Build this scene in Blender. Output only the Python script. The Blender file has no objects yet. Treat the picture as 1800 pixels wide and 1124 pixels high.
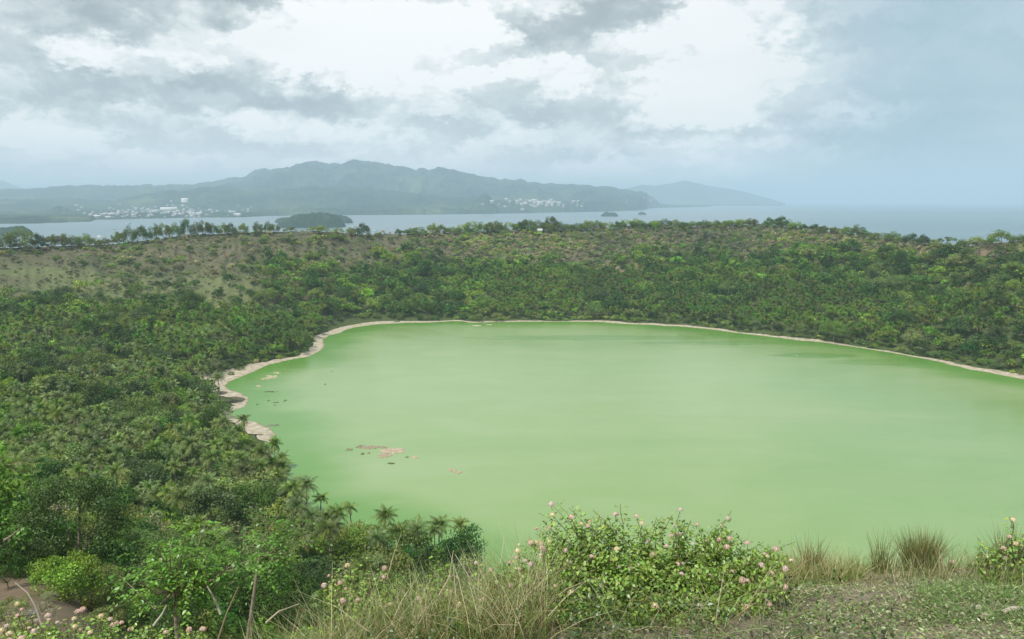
import bpy, math, random
import numpy as np
from mathutils import Vector, Matrix

# ------------------------------------------------------------------ camera, sky, sun, exposure
S = bpy.context.scene
COL = S.collection
F = 1413.0                      # focal length in pixels of the 1800 px wide photograph
EYE = 91.6                      # eye above the lake
TH = math.atan(209.0 / F)       # camera pitch below the horizon
cd = bpy.data.cameras.new('camera'); cam = bpy.data.objects.new('camera', cd); COL.objects.link(cam)
cam.location = (0, 0, EYE); cam.rotation_euler = (math.pi / 2 - TH, 0, 0)
cd.sensor_width = 36; cd.lens = 36 * F / 1800; cd.clip_start = 0.1; cd.clip_end = 200000
S.camera = cam
S.view_settings.view_transform = 'Standard'; S.view_settings.look = 'None'
S.view_settings.exposure = 0.12; S.view_settings.gamma = 1.0
S.cycles.volume_bounces = 1; S.cycles.max_bounces = 6; S.cycles.transparent_max_bounces = 8
S.cycles.diffuse_bounces = 3; S.cycles.sample_clamp_indirect = 4
SUN_EL, SUN_AZ = math.radians(58), math.radians(215)   # azimuth clockwise from +Y: the sun stands behind the viewer, to the left
ld = bpy.data.lights.new('sun', 'SUN'); ld.energy = 4.4; ld.angle = math.radians(0.6); ld.color = (1, .955, .88)
sun = bpy.data.objects.new('sun', ld); COL.objects.link(sun)
sv = Vector((math.sin(SUN_AZ) * math.cos(SUN_EL), math.cos(SUN_AZ) * math.cos(SUN_EL), math.sin(SUN_EL)))
sun.rotation_euler = sv.to_track_quat('Z', 'Y').to_euler()
sun.location = (0, 0, 300)


class G:
    """tiny node graph helper"""
    def __init__(s, nt): s.nt = nt
    def n(s, t, **kw):
        d = s.nt.nodes.new(t)
        for k, v in kw.items(): setattr(d, k, v)
        return d
    def put(s, sock, v):
        if isinstance(v, (int, float)): sock.default_value = v
        elif isinstance(v, (tuple, list)):
            sock.default_value = tuple(v) if len(v) == len(sock.default_value) else tuple(v) + (1,)
        else: s.nt.links.new(v, sock)
    def m(s, op, a, b=0.0, c=0.0, clamp=False):
        d = s.n('ShaderNodeMath', operation=op, use_clamp=clamp)
        s.put(d.inputs[0], a); s.put(d.inputs[1], b); s.put(d.inputs[2], c)
        return d.outputs[0]
    def mix(s, f, a, b, bt='MIX'):
        d = s.n('ShaderNodeMix', data_type='RGBA', blend_type=bt)
        s.put(d.inputs[0], f); s.put(d.inputs[6], a); s.put(d.inputs[7], b)
        return d.outputs[2]
    def ss(s, x, a, b, lo=0.0, hi=1.0):
        d = s.n('ShaderNodeMapRange', interpolation_type='SMOOTHSTEP')
        s.put(d.inputs[0], x); s.put(d.inputs[1], a); s.put(d.inputs[2], b); s.put(d.inputs[3], lo); s.put(d.inputs[4], hi)
        return d.outputs[0]
    def noise(s, vec, scale, detail=4, rough=.5, dist=0.0, col=False, two=False):
        d = s.n('ShaderNodeTexNoise', noise_dimensions='2D' if two else '3D')
        if vec is not None: s.put(d.inputs['Vector'], vec)
        s.put(d.inputs['Scale'], scale); s.put(d.inputs['Detail'], detail); s.put(d.inputs['Roughness'], rough)
        s.put(d.inputs['Distortion'], dist)
        return d.outputs['Color' if col else 'Fac']
    def xyz(s, x, y, z):
        d = s.n('ShaderNodeCombineXYZ'); s.put(d.inputs[0], x); s.put(d.inputs[1], y); s.put(d.inputs[2], z)
        return d.outputs[0]
    def sep(s, v):
        d = s.n('ShaderNodeSeparateXYZ'); s.put(d.inputs[0], v); return d.outputs
    def ramp(s, x, stops):
        d = s.n('ShaderNodeValToRGB'); s.put(d.inputs[0], x); cr = d.color_ramp
        while len(cr.elements) < len(stops): cr.elements.new(.5)
        for e, (p, c) in zip(cr.elements, stops): e.position = p; e.color = tuple(c) + (1,)
        return d.outputs[0]


HOR = 352.5
def aed(px, py):
    return math.degrees(math.atan((px - 900) / F)), math.degrees(math.atan((HOR - py) / F * math.cos(TH)))

w = bpy.data.worlds.new('World'); S.world = w; w.use_nodes = True
g = G(w.node_tree); w.node_tree.nodes.clear()
geo = g.n('ShaderNodeTexCoord').outputs['Generated']
dx, dy, dz = g.sep(geo)
AZ = g.m('MULTIPLY', g.m('ARCTAN2', dx, dy), 57.2958)
EL = g.m('MULTIPLY', g.m('ARCSINE', dz), 57.2958)
zz = g.m('ADD', g.m('MAXIMUM', dz, 0.0), 0.16)
pl = g.xyz(g.m('DIVIDE', dx, zz), g.m('DIVIDE', dy, zz), 3.7)
ae = g.xyz(AZ, g.m('MULTIPLY', EL, 1.7), 0.0)
wn = g.sep(g.noise(ae, .16, 4, .6, 0, True, True))
wn2 = g.sep(g.noise(ae, .75, 3, .62, 0, True, True))
u = g.m('ADD', AZ, g.m('ADD', g.m('MULTIPLY', g.m('SUBTRACT', wn[0], .5), 11.0), g.m('MULTIPLY', g.m('SUBTRACT', wn2[0], .5), 3.8)))
e = g.m('ADD', EL, g.m('ADD', g.m('MULTIPLY', g.m('SUBTRACT', wn[1], .5), 5.0), g.m('MULTIPLY', g.m('SUBTRACT', wn2[1], .5), 2.4)))
# masses of cloud: pixel-free list of (azimuth, elevation, half widths, brightness)
blobs = []
for (px, py, sx, sy, a) in [
    (60, 25, 430, 60, -.34), (430, 12, 250, 42, -.30), (150, 88, 200, 25, -.16), (640, 60, 160, 85, .60), (300, 105, 170, 38, .26),
    (190, 178, 210, 24, -.27), (480, 190, 210, 30, -.30), (300, 160, 70, 14, .25), (40, 172, 50, 16, .20), (820, 95, 120, 75, .16),
    (850, 15, 110, 45, -.05), (1050, 22, 125, 32, -.36), (980, 60, 70, 22, -.22), (970, 140, 60, 35, .16), (1245, 70, 90, 115, .75),
    (1245, 200, 100, 36, .55), (690, 190, 55, 22, .22), (640, 208, 80, 26, -.14), (880, 215, 140, 30, -.10), (1330, 250, 270, 17, -.24),
    (1150, 262, 140, 15, -.20), (1430, 165, 90, 60, .14), (1550, 202, 55, 14, .17), (700, 265, 60, 14, .13), (460, 243, 40, 12, .16),
    (250, 285, 210, 22, .08), (140, 250, 170, 24, .04), (90, 225, 60, 20, .06), (1600, 150, 180, 200, -.14), (1100, 120, 80, 50, .12)]:
    ca, ce = aed(px, py)
    blobs.append((ca, ce, sx / F * 57.3, sy / F * 57.3, a))
tot = None
for (ca, ce, sa, se, a) in blobs:
    p = g.m('POWER', g.m('ABSOLUTE', g.m('DIVIDE', g.m('SUBTRACT', u, ca), sa)), 2.6)
    q = g.m('POWER', g.m('ABSOLUTE', g.m('DIVIDE', g.m('SUBTRACT', e, ce), se)), 2.6)
    v = g.m('MULTIPLY', g.m('EXPONENT', g.m('MULTIPLY', g.m('ADD', p, q), -1.0)), a)
    tot = v if tot is None else g.m('ADD', tot, v)
nz = g.m('MULTIPLY', g.m('SUBTRACT', g.noise(pl, 1.0, 4, .5, .1, False, True), .5), .34)
nz2 = g.m('MULTIPLY', g.m('SUBTRACT', g.noise(ae, .26, 5, .5, .1, False, True), .5), .40)
wa = g.m('ADD', AZ, g.m('MULTIPLY', g.m('SUBTRACT', wn2[0], .5), 3.2)); we = g.m('ADD', EL, g.m('MULTIPLY', g.m('SUBTRACT', wn2[1], .5), 2.0))
def billow(voff):
    a_ = g.xyz(wa, g.m('MULTIPLY', g.m('ADD', we, voff), 2.0), 0.0)
    vo = g.n('ShaderNodeTexVoronoi', feature='F1', voronoi_dimensions='2D'); g.put(vo.inputs['Vector'], a_); g.put(vo.inputs['Scale'], .155)
    vo.inputs['Detail'].default_value = 1.0; vo.inputs['Roughness'].default_value = .45
    return vo.outputs['Distance']
b0 = billow(-.2)
lit = g.m('MULTIPLY', g.m('SUBTRACT', billow(.6), b0), .85)
puff = g.m('ADD', g.m('MAXIMUM', g.m('MINIMUM', lit, .22), -.14), g.m('MULTIPLY', g.m('SUBTRACT', .42, b0), .16))
rightm = g.ss(AZ, 13.0, 27.0)
calm = g.m('SUBTRACT', 1.0, g.m('MULTIPLY', rightm, .78))
lowm = g.ss(EL, 0.0, 5.5, .35, 1.0)
B = g.m('ADD', g.m('ADD', .685, g.m('ADD', g.m('MULTIPLY', tot, 1.05), g.m('MULTIPLY', g.m('SUBTRACT', 1.0, rightm), g.ss(EL, 7.0, 0.5, 0.0, .20)))), g.m('MULTIPLY', g.m('MULTIPLY', g.m('ADD', g.m('ADD', nz, nz2), puff), calm), lowm))
cl = g.ramp(B, [(0.0, (.36, .405, .425)), (.3, (.455, .505, .52)), (.55, (.60, .655, .66)), (.76, (.80, .84, .835)), (.95, (1.0, 1.0, .985))])
blue = g.ramp(B, [(0.0, (.23, .36, .44)), (.5, (.37, .51, .59)), (.85, (.58, .70, .76)), (1.0, (.85, .9, .92))])
cl = g.mix(rightm, cl, blue)
sky = g.n('ShaderNodeTexSky', sky_type='NISHITA'); sky.sun_disc = False
sky.sun_elevation = SUN_EL; sky.sun_rotation = SUN_AZ; sky.air_density = 1.5; sky.dust_density = 2.5
b1 = g.n('ShaderNodeBackground'); g.put(b1.inputs[0], sky.outputs[0]); b1.inputs[1].default_value = .10
b2 = g.n('ShaderNodeBackground'); g.put(b2.inputs[0], cl); b2.inputs[1].default_value = 1.0
cover = g.ss(g.noise(pl, .8, 2, .5, 0, False, True), .1, .5, .80, .97)
mx = g.n('ShaderNodeMixShader'); g.put(mx.inputs[0], cover); g.put(mx.inputs[1], b1.outputs[0]); g.put(mx.inputs[2], b2.outputs[0])
wo = g.n('ShaderNodeOutputWorld'); g.put(wo.inputs[0], mx.outputs[0])

# ------------------------------------------------------------------ helpers
R = np.random.default_rng(7)

def tag(o, label=None, cat=None, group=None, kind=None):
    if label: o['label'] = label
    if cat: o['category'] = cat
    if group: o['group'] = group
    if kind: o['kind'] = kind
    return o

def smooth(a, b, x):
    t = np.clip((x - a) / (b - a), 0, 1); return t * t * (3 - 2 * t)

def _hash(ix, iy, s):
    n = (ix.astype(np.int64) * 374761393 + iy.astype(np.int64) * 668265263 + s * 974634777) & 0xffffffff
    n = ((n ^ (n >> 13)) * 1274126177) & 0xffffffff
    return ((n ^ (n >> 16)) & 0xffff) / 65535.0

def vnoise(x, y, s=0):
    ix = np.floor(x); iy = np.floor(y); fx = x - ix; fy = y - iy
    fx = fx * fx * (3 - 2 * fx); fy = fy * fy * (3 - 2 * fy)
    a = _hash(ix, iy, s); b = _hash(ix + 1, iy, s); c = _hash(ix, iy + 1, s); d = _hash(ix + 1, iy + 1, s)
    return (a * (1 - fx) + b * fx) * (1 - fy) + (c * (1 - fx) + d * fx) * fy

def fbm(x, y, s=0, o=4):
    x = np.asarray(x, float); y = np.asarray(y, float); t = 0; a = .5; n = 0
    for i in range(o):
        t = t + a * vnoise(x, y, s + i * 17); n += a; a *= .5; x = x * 2.03 + 5.1; y = y * 2.03 + 1.7
    return t / n

def mesh_np(name, V, Fc, mats=(), col=None, smooth_=False, attrs=None, mi=None):
    """V (n,3); Fc (m,4) quads (or (m,3)); col (n,3) linear base colours"""
    me = bpy.data.meshes.new(name)
    V = np.asarray(V, np.float32); Fc = np.asarray(Fc, np.int32); k = Fc.shape[1]; m = len(Fc)
    me.vertices.add(len(V)); me.vertices.foreach_set('co', V.ravel())
    me.loops.add(m * k); me.loops.foreach_set('vertex_index', Fc.ravel())
    me.polygons.add(m); me.polygons.foreach_set('loop_start', np.arange(0, m * k, k, dtype=np.int32))
    me.polygons.foreach_set('loop_total', np.full(m, k, np.int32))
    if smooth_: me.polygons.foreach_set('use_smooth', np.ones(m, bool))
    for t in mats: me.materials.append(t)
    if mi is not None: me.polygons.foreach_set('material_index', np.asarray(mi, np.int32))
    if col is not None:
        ca = me.color_attributes.new('Col', 'FLOAT_COLOR', 'POINT')
        c4 = np.ones((len(V), 4), np.float32); c4[:, :3] = col
        ca.data.foreach_set('color', c4.ravel())
    for an, av in (attrs or {}).items():
        at = me.attributes.new(an, 'FLOAT', 'POINT'); at.data.foreach_set('value', np.asarray(av, np.float32))
    me.update(); me.validate(); return me

def ob(name, me, parent=None, loc=None):
    o = bpy.data.objects.new(name, me); COL.objects.link(o)
    if parent is not None: o.parent = parent
    if loc is not None: o.location = loc
    return o

def empty(name, loc=(0, 0, 0)):
    o = bpy.data.objects.new(name, None); COL.objects.link(o); o.location = loc; o.empty_display_size = .2
    return o

class MB:
    """vertex / quad collector with vertex colours"""
    def __init__(s): s.V = []; s.Q = []; s.C = []; s.n = 0
    def add(s, V, Q, C):
        V = np.asarray(V, float); Q = np.asarray(Q, int); C = np.asarray(C, float)
        if C.ndim == 1: C = np.tile(C, (len(V), 1))
        s.V.append(V); s.Q.append(Q + s.n); s.C.append(C); s.n += len(V)
    def get(s): return np.concatenate(s.V), np.concatenate(s.Q), np.concatenate(s.C)
    def mesh(s, name, mats, sm=False):
        V, Q, C = s.get(); return mesh_np(name, V, Q, mats, C, sm)

def tube(mb, pts, rad, col, seg=6):
    pts = np.asarray(pts, float); n = len(pts); rad = np.broadcast_to(rad, (n,))
    T = np.gradient(pts, axis=0); T /= np.linalg.norm(T, axis=1)[:, None] + 1e-9
    ref = np.array([.3, .9, .1]) if abs(T[0] @ np.array([.3, .9, .1])) < .9 else np.array([1., 0, 0])
    A = np.cross(T, ref); A /= np.linalg.norm(A, axis=1)[:, None] + 1e-9; Bn = np.cross(T, A)
    an = np.arange(seg) / seg * 2 * np.pi
    V = pts[:, None] + rad[:, None, None] * (np.cos(an)[None, :, None] * A[:, None] + np.sin(an)[None, :, None] * Bn[:, None])
    V = V.reshape(-1, 3); Q = []
    for i in range(n - 1):
        for j in range(seg):
            k = (j + 1) % seg; Q.append((i * seg + j, i * seg + k, (i + 1) * seg + k, (i + 1) * seg + j))
    mb.add(V, Q, col)

def unit(v): return v / (np.linalg.norm(v, axis=-1, keepdims=True) + 1e-9)

def leaves(mb, P, N, size, col, asp=.6, droop=0.0, fold=False):
    """leaf shaped quads: rhombus with its long axis in the leaf plane. P, N (n,3), size (n,), col (n,3)"""
    n = len(P)
    r = unit(R.normal(size=(n, 3))); L = unit(np.cross(N, r)); L[:, 2] -= droop; L = unit(L)
    W = unit(np.cross(N, L)); s = np.broadcast_to(size, (n,))[:, None]; a = asp * (0.8 + .4 * R.random((n, 1)))
    V = np.stack([P - L * s * .5, P + W * s * a * .5 - L * s * .05, P + L * s * .5, P - W * s * a * .5 - L * s * .05], 1).reshape(-1, 3)
    Q = np.arange(n * 4).reshape(n, 4)
    mb.add(V, Q, np.repeat(col, 4, 0))

def blades(mb, P, D, L, W, col, bend, seg=3, coltip=None):
    """grass blades: P base (n,3), D lean direction (n,3), L length, W width, bend amount"""
    n = len(P); t = np.linspace(0, 1, seg + 1)
    side = unit(np.cross(D, R.normal(size=(n, 3)))); hz = D.copy(); hz[:, 2] = 0; hz = unit(hz + R.normal(size=(n, 3)) * .2)
    hz[:, 2] = 0
    up = unit(D)
    V = []; C = []
    for k, tt in enumerate(t):
        c = P + up * (L[:, None] * tt) + (hz * .9 - np.array([0, 0, .5])) * (bend * L)[:, None] * tt ** 2
        ww = (W * (1 - tt ** 1.6) * .5 + .0002)[:, None]
        V += [c - side * ww, c + side * ww]
        cc = col if coltip is None else col * (1 - tt) + coltip * tt
        C += [cc, cc]
    V = np.stack(V, 1); C = np.stack(C, 1); m = 2 * (seg + 1)
    Q = []
    for k in range(seg):
        Q.append(np.stack([np.arange(n) * m + 2 * k, np.arange(n) * m + 2 * k + 1, np.arange(n) * m + 2 * k + 3, np.arange(n) * m + 2 * k + 2], 1))
    mb.add(V.reshape(-1, 3), np.concatenate(Q), C.reshape(-1, 3))

def vary(base, n, dv=.25, dh=.12):
    """n colours around a base"""
    b = np.asarray(base)[None] * (1 + dv * R.normal(size=(n, 1)))
    b = b * (1 + dh * R.normal(size=(n, 3))); return np.clip(b, .004, .9)

# ------------------------------------------------------------------ materials
def newmat(name):
    m = bpy.data.materials.new(name); m.use_nodes = True; m.node_tree.nodes.clear(); return m, G(m.node_tree)

def leaf_mat(name, trans=.3, gloss=.08, rough=.45, objvar=True):
    m, g = newmat(name)
    c = g.n('ShaderNodeAttribute', attribute_name='Col').outputs['Color']
    if objvar:
        r = g.n('ShaderNodeObjectInfo').outputs['Random']
        h = g.n('ShaderNodeHueSaturation')
        g.put(h.inputs['Hue'], g.m('ADD', .490, g.m('MULTIPLY', r, .030)))
        g.put(h.inputs['Saturation'], g.m('ADD', .82, g.m('MULTIPLY', g.m('FRACT', g.m('MULTIPLY', r, 7.3)), .32)))
        g.put(h.inputs['Value'], g.m('ADD', .72, g.m('MULTIPLY', g.m('FRACT', g.m('MULTIPLY', r, 13.7)), .6)))
        g.put(h.inputs['Color'], c); c = h.outputs[0]
    d = g.n('ShaderNodeBsdfDiffuse'); g.put(d.inputs[0], c)
    t = g.n('ShaderNodeBsdfTranslucent'); g.put(t.inputs[0], g.mix(1.0, c, (1.15, 1.25, .6), 'MULTIPLY'))
    x = g.n('ShaderNodeMixShader'); x.inputs[0].default_value = trans; g.put(x.inputs[1], d.outputs[0]); g.put(x.inputs[2], t.outputs[0])
    gl = g.n('ShaderNodeBsdfGlossy'); gl.inputs['Roughness'].default_value = rough; gl.inputs[0].default_value = (.8, .85, .8, 1)
    y = g.n('ShaderNodeMixShader'); y.inputs[0].default_value = gloss; g.put(y.inputs[1], x.outputs[0]); g.put(y.inputs[2], gl.outputs[0])
    o = g.n('ShaderNodeOutputMaterial'); g.put(o.inputs[0], y.outputs[0]); return m

def vc_mat(name, rough=.8, noise_scale=0, amt=.3):
    m, g = newmat(name)
    c = g.n('ShaderNodeAttribute', attribute_name='Col').outputs['Color']
    if noise_scale:
        p = g.n('ShaderNodeNewGeometry').outputs['Position']
        f = g.m('ADD', 1 - amt * .5, g.m('MULTIPLY', g.noise(p, noise_scale, 5, .65), amt))
        c = g.mix(1.0, c, g.xyz(f, f, f), 'MULTIPLY')
    b = g.n('ShaderNodeBsdfPrincipled'); g.put(b.inputs['Base Color'], c); b.inputs['Roughness'].default_value = rough
    b.inputs['Specular IOR Level'].default_value = .25
    o = g.n('ShaderNodeOutputMaterial'); g.put(o.inputs[0], b.outputs[0]); return m

M_leaf = leaf_mat('foliage', .3, .025, .5); M_leafn = leaf_mat('near_leaf', .33, .05, .4, False)
M_grass = leaf_mat('grass_blades', .3, .05, .5, False); M_bark = vc_mat('bark', .9, 3.0, .5)
M_petal = leaf_mat('petals', .35, .02, .5, False); M_vc = vc_mat('painted', .7); M_stone = vc_mat('stone', .9, 9.0, .6)

# ------------------------------------------------------------------ terrain shape
def ray(px, py):
    x = (px - 900) / F; yi = (562 - py) / F
    return np.array([x, math.cos(TH) + yi * math.sin(TH), -math.sin(TH) + yi * math.cos(TH)])
def at_z(px, py, z=0.0):
    d = ray(px, py); t = (z - EYE) / d[2]; return d[0] * t, d[1] * t
def fwd(py, depth):     # forward distance at which a point `depth` under the eye shows in row py
    return depth / math.tan(TH + math.atan((py - 562) / F))
def depth_of(py, Y): return Y * math.tan(TH + math.atan((py - 562) / F))

shore_px = [(560, 905), (520, 862), (492, 812), (474, 772), (482, 764), (476, 752), (456, 746), (440, 740), (418, 736), (404, 730),
    (412, 722), (432, 714), (437, 704), (430, 696), (412, 689), (398, 684), (393, 678), (402, 671), (425, 661), (450, 651), (480, 640),
    (515, 632), (540, 628), (556, 619), (568, 611), (566, 603), (575, 593), (596, 585), (625, 576), (655, 571), (700, 568.5), (760, 567),
    (800, 565), (830, 568), (870, 567), (920, 566), (1000, 566), (1060, 567), (1110, 570), (1160, 572.5), (1215, 576), (1260, 581), (1300, 586), (1350, 592),
    (1400, 598), (1450, 603), (1500, 610), (1550, 618), (1600, 627), (1650, 637), (1700, 648), (1750, 658), (1800, 667), (1900, 690), (2050, 730),
    (2200, 790), (2250, 870), (2150, 980), (1800, 1062), (1300, 1080), (1000, 1078), (880, 1030), (760, 990), (650, 955)]
SH = np.array([at_z(*p) for p in shore_px])
# resample densely with a little irregularity
def resample(P, step):
    Q = []
    n = len(P)
    for i in range(n):
        p0, p1, p2, p3 = P[i - 1], P[i], P[(i + 1) % n], P[(i + 2) % n]
        k = max(1, int(np.linalg.norm(p2 - p1) / step))
        for j in range(k):
            t = j / k
            Q.append(.5 * ((2 * p1) + (-p0 + p2) * t + (2 * p0 - 5 * p1 + 4 * p2 - p3) * t * t + (-p0 + 3 * p1 - 3 * p2 + p3) * t ** 3))
    return np.array(Q)
SHD = resample(SH, 2.0)
nrm = np.roll(SHD, -1, 0) - np.roll(SHD, 1, 0); nrm = unit(np.stack([nrm[:, 1], -nrm[:, 0]], 1))
area = np.sum(SHD[:, 0] * np.roll(SHD[:, 1], -1) - SHD[:, 1] * np.roll(SHD[:, 0], -1))
if area < 0: nrm = -nrm            # outward normals
wob = fbm(SHD[:, 0] * .09, SHD[:, 1] * .09, 5, 3) - .5
SHD = SHD + nrm * (wob * 4.5)[:, None]
SC = SHD[::3]
SA = SC; SB = np.roll(SC, -1, 0)

_gx0, _gy0, _gs = -900.0, 0.0, 4.0
def _sd_exact(x, y):
    out = np.empty(len(x))
    for c in range(0, len(x), 4000):
        X = x[c:c + 4000, None]; Y = y[c:c + 4000, None]
        ab = SB - SA; t = np.clip(((X - SA[:, 0]) * ab[:, 0] + (Y - SA[:, 1]) * ab[:, 1]) / (ab ** 2).sum(1), 0, 1)
        d = np.hypot(X - SA[:, 0] - t * ab[:, 0], Y - SA[:, 1] - t * ab[:, 1]).min(1)
        cr = ((SA[:, 1] > Y) != (SB[:, 1] > Y)) & (X < (SB[:, 0] - SA[:, 0]) * (Y - SA[:, 1]) / (SB[:, 1] - SA[:, 1] + 1e-12) + SA[:, 0])
        out[c:c + 4000] = np.where(cr.sum(1) % 2 == 1, -d, d)
    return out
_nx, _ny = 450, 260
_xx, _yy = np.meshgrid(_gx0 + np.arange(_nx) * _gs, _gy0 + np.arange(_ny) * _gs)
SDG = _sd_exact(_xx.ravel(), _yy.ravel()).reshape(_ny, _nx)
def sd(x, y):
    fx = np.clip((np.asarray(x, float) - _gx0) / _gs, 0, _nx - 1.001); fy = np.clip((np.asarray(y, float) - _gy0) / _gs, 0, _ny - 1.001)
    ix = fx.astype(int); iy = fy.astype(int); fx = fx - ix; fy = fy - iy
    return (SDG[iy, ix] * (1 - fx) + SDG[iy, ix + 1] * fx) * (1 - fy) + (SDG[iy + 1, ix] * (1 - fx) + SDG[iy + 1, ix + 1] * fx) * fy

RK = np.array([0, 2, 3, 4, 5, 7, 10, 20, 30, 60, 100, 140, 200, 260, 330, 3000.])
DT = {-33: [1.6, 1.7, 1.9, 2.45, 3.2, 4.4, 6.0, 10.8, 15.0, 27, 40, 51, 68.5, 77, 82, 84],
      -22: [1.6, 1.7, 1.87, 2.45, 3.25, 4.6, 6.6, 12.6, 18, 35, 54, 68, 80, 84, 86, 87],
      -13: [1.6, 1.7, 1.85, 2.4, 3.25, 4.7, 7.0, 14, 21, 42, 66, 81, 86.5, 88, 88, 88],
      -5: [1.6, 1.68, 1.82, 2.28, 3.1, 4.7, 7.1, 14.4, 22, 43, 68, 86, 88.5, 89, 89, 89],
      3: [1.6, 1.67, 1.80, 2.05, 2.8, 4.6, 7.2, 14.5, 22, 43, 68, 86, 89, 89, 89, 89],
      18: [1.6, 1.66, 1.78, 1.96, 2.30, 4.0, 7.0, 14.5, 22, 43, 68, 86, 89, 89, 89, 89],
      34: [1.6, 1.64, 1.70, 1.80, 2.02, 4.0, 7.0, 14.5, 22, 43, 68, 86, 88, 88, 88, 88]}
DK = np.array(sorted(DT)); DM = np.array([DT[k] for k in DK])
def near_depth(az, r):
    a = np.clip(az, DK[0], DK[-1]); i = np.clip(np.searchsorted(DK, a) - 1, 0, len(DK) - 2); f = (a - DK[i]) / (DK[i + 1] - DK[i])
    f = f * f * (3 - 2 * f)
    rl = np.log(RK + 1.5); x = np.log(np.clip(r, 0, 2999) + 1.5); j = np.clip(np.searchsorted(rl, x) - 1, 0, len(RK) - 2)
    t = (x - rl[j]) / (rl[j + 1] - rl[j])
    return (DM[i, j] * (1 - t) + DM[i, j + 1] * t) * (1 - f) + (DM[i + 1, j] * (1 - t) + DM[i + 1, j + 1] * t) * f

def azd(px): return math.degrees(math.atan((px - 900) / F))
rimx = [-400, 0, 200, 340, 480, 560, 640, 760, 900, 1000, 1100, 1200, 1300, 1380, 1450, 1500, 1600, 1700, 1760, 1800, 2200]
rimy = [440, 437, 430, 413, 408, 406, 413, 411, 405, 405, 401, 400, 396, 400, 406, 412, 429, 432, 426, 424, 430]
rimY = [560, 620, 690, 720, 750, 770, 790, 850, 880, 900, 900, 890, 870, 840, 800, 770, 700, 640, 600, 590, 420]
RA = np.array([azd(x) for x in rimx]); RY = np.array(rimY, float)
RZ = np.array([EYE - depth_of(y, Y) for y, Y in zip(rimy, rimY)])
shx = [-400, 0, 150, 350, 400, 570, 650, 900, 1200, 1400, 1600, 1800, 2200]
shY = [300, 330, 345, 400, 425, 520, 600, 622, 600, 545, 480, 418, 320]
SAa = np.array([azd(x) for x in shx]); SYa = np.array(shY, float)
BAY = at_z(372, 676)
def H(x, y, detail=True):
    x = np.asarray(x, float); y = np.asarray(y, float)
    r = np.hypot(x, y); az = np.degrees(np.arctan2(x, y)); azc = np.clip(az, -44, 44); c = np.cos(np.radians(azc))
    zn = EYE - near_depth(az, r)
    back = smooth(60, 110, np.abs(az)); zn = zn * (1 - back) + (EYE - 1.6 - np.minimum(r * .02, 12)) * back
    rr = np.interp(azc, RA, RY) / c; rs = np.interp(azc, SAa, SYa) / c; zr = np.interp(azc, RA, RZ)
    t = np.clip((r - rs) / (rr - rs), 0, 1)
    fl = np.minimum(zn, 9)
    p = np.interp(azc, [-33, -20, -8, 10, 33], [1.9, 1.8, 1.25, 1.2, 1.15])
    rise = (zr - fl) * t ** p
    gl = fbm(x / 70, y / 70, 3, 4) - .5
    z = zn + np.where(back > .99, 0, rise) * (1 - back)
    z = z + gl * 22 * smooth(0.12, .5, t) * (1 - smooth(.72, .98, t)) * (1 - back)
    o = r - rr
    z = np.where((o > 0) & (back < .99), zr - 1.5 * smooth(0, 14, o) - np.maximum(o - 10, 0) * .34, z)
    z = np.maximum(z, -6)
    s = sd(x, y)
    fr = smooth(150, 200, r)
    bx_, by_ = BAY
    k0 = np.where(r > 315, 5.0, 0.0) + 24 * np.exp(-((x - bx_) ** 2 + (y - by_) ** 2) / 26 ** 2)
    k = smooth(k0, k0 + 30, s)
    zl = np.where(s < 0, -.35 + .12 * np.maximum(s, -40), -.35 + .055 * s)
    z = np.where((r > 60) & (s < 62) & (r < 700), z * k + zl * (1 - k), z)
    gu = 1 - np.abs(fbm(az * 1.3 + fbm(x / 40, y / 40, 151, 2) * 1.5, r / 260, 152, 4) * 2 - 1) * 2
    z = z - gu * 3.6 * smooth(.35, .6, t) * (1 - smooth(.86, 1.0, t)) * (1 - back)
    if detail:
        z = z + (fbm(x / 9, y / 9, 11, 3) - .5) * 1.6 * smooth(25, 80, r) * smooth(5, 25, s)
        z = z + (fbm(x / .5, y / .5, 21, 4) - .5) * .10 * smooth(.5, 2.5, r) * (1 - smooth(20, 40, r))
    return z
def H1(x, y): return float(H(np.array([x]), np.array([y]))[0])

azs = np.concatenate([np.arange(-180, -38, 4.0), np.arange(-38, 38, .13), np.arange(38, 180, 4.0)])
rs_ = np.concatenate([[.02], np.geomspace(.6, 150, 210)[:-1], np.arange(150, 960, 2.6), np.arange(960, 1500, 20)])
AA, RR = np.meshgrid(np.radians(azs), rs_)
TX = RR * np.sin(AA); TY = RR * np.cos(AA); TZ = H(TX.ravel(), TY.ravel()).reshape(TX.shape)
na = len(azs); nr = len(rs_)
I = np.arange(nr - 1)[:, None] * na + np.arange(na)[None]; J = np.arange(nr - 1)[:, None] * na + (np.arange(na)[None] + 1) % na
TQ = np.stack([I, I + na, J + na, J], -1).reshape(-1, 4)
tx, ty = TX.ravel(), TY.ravel()

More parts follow.
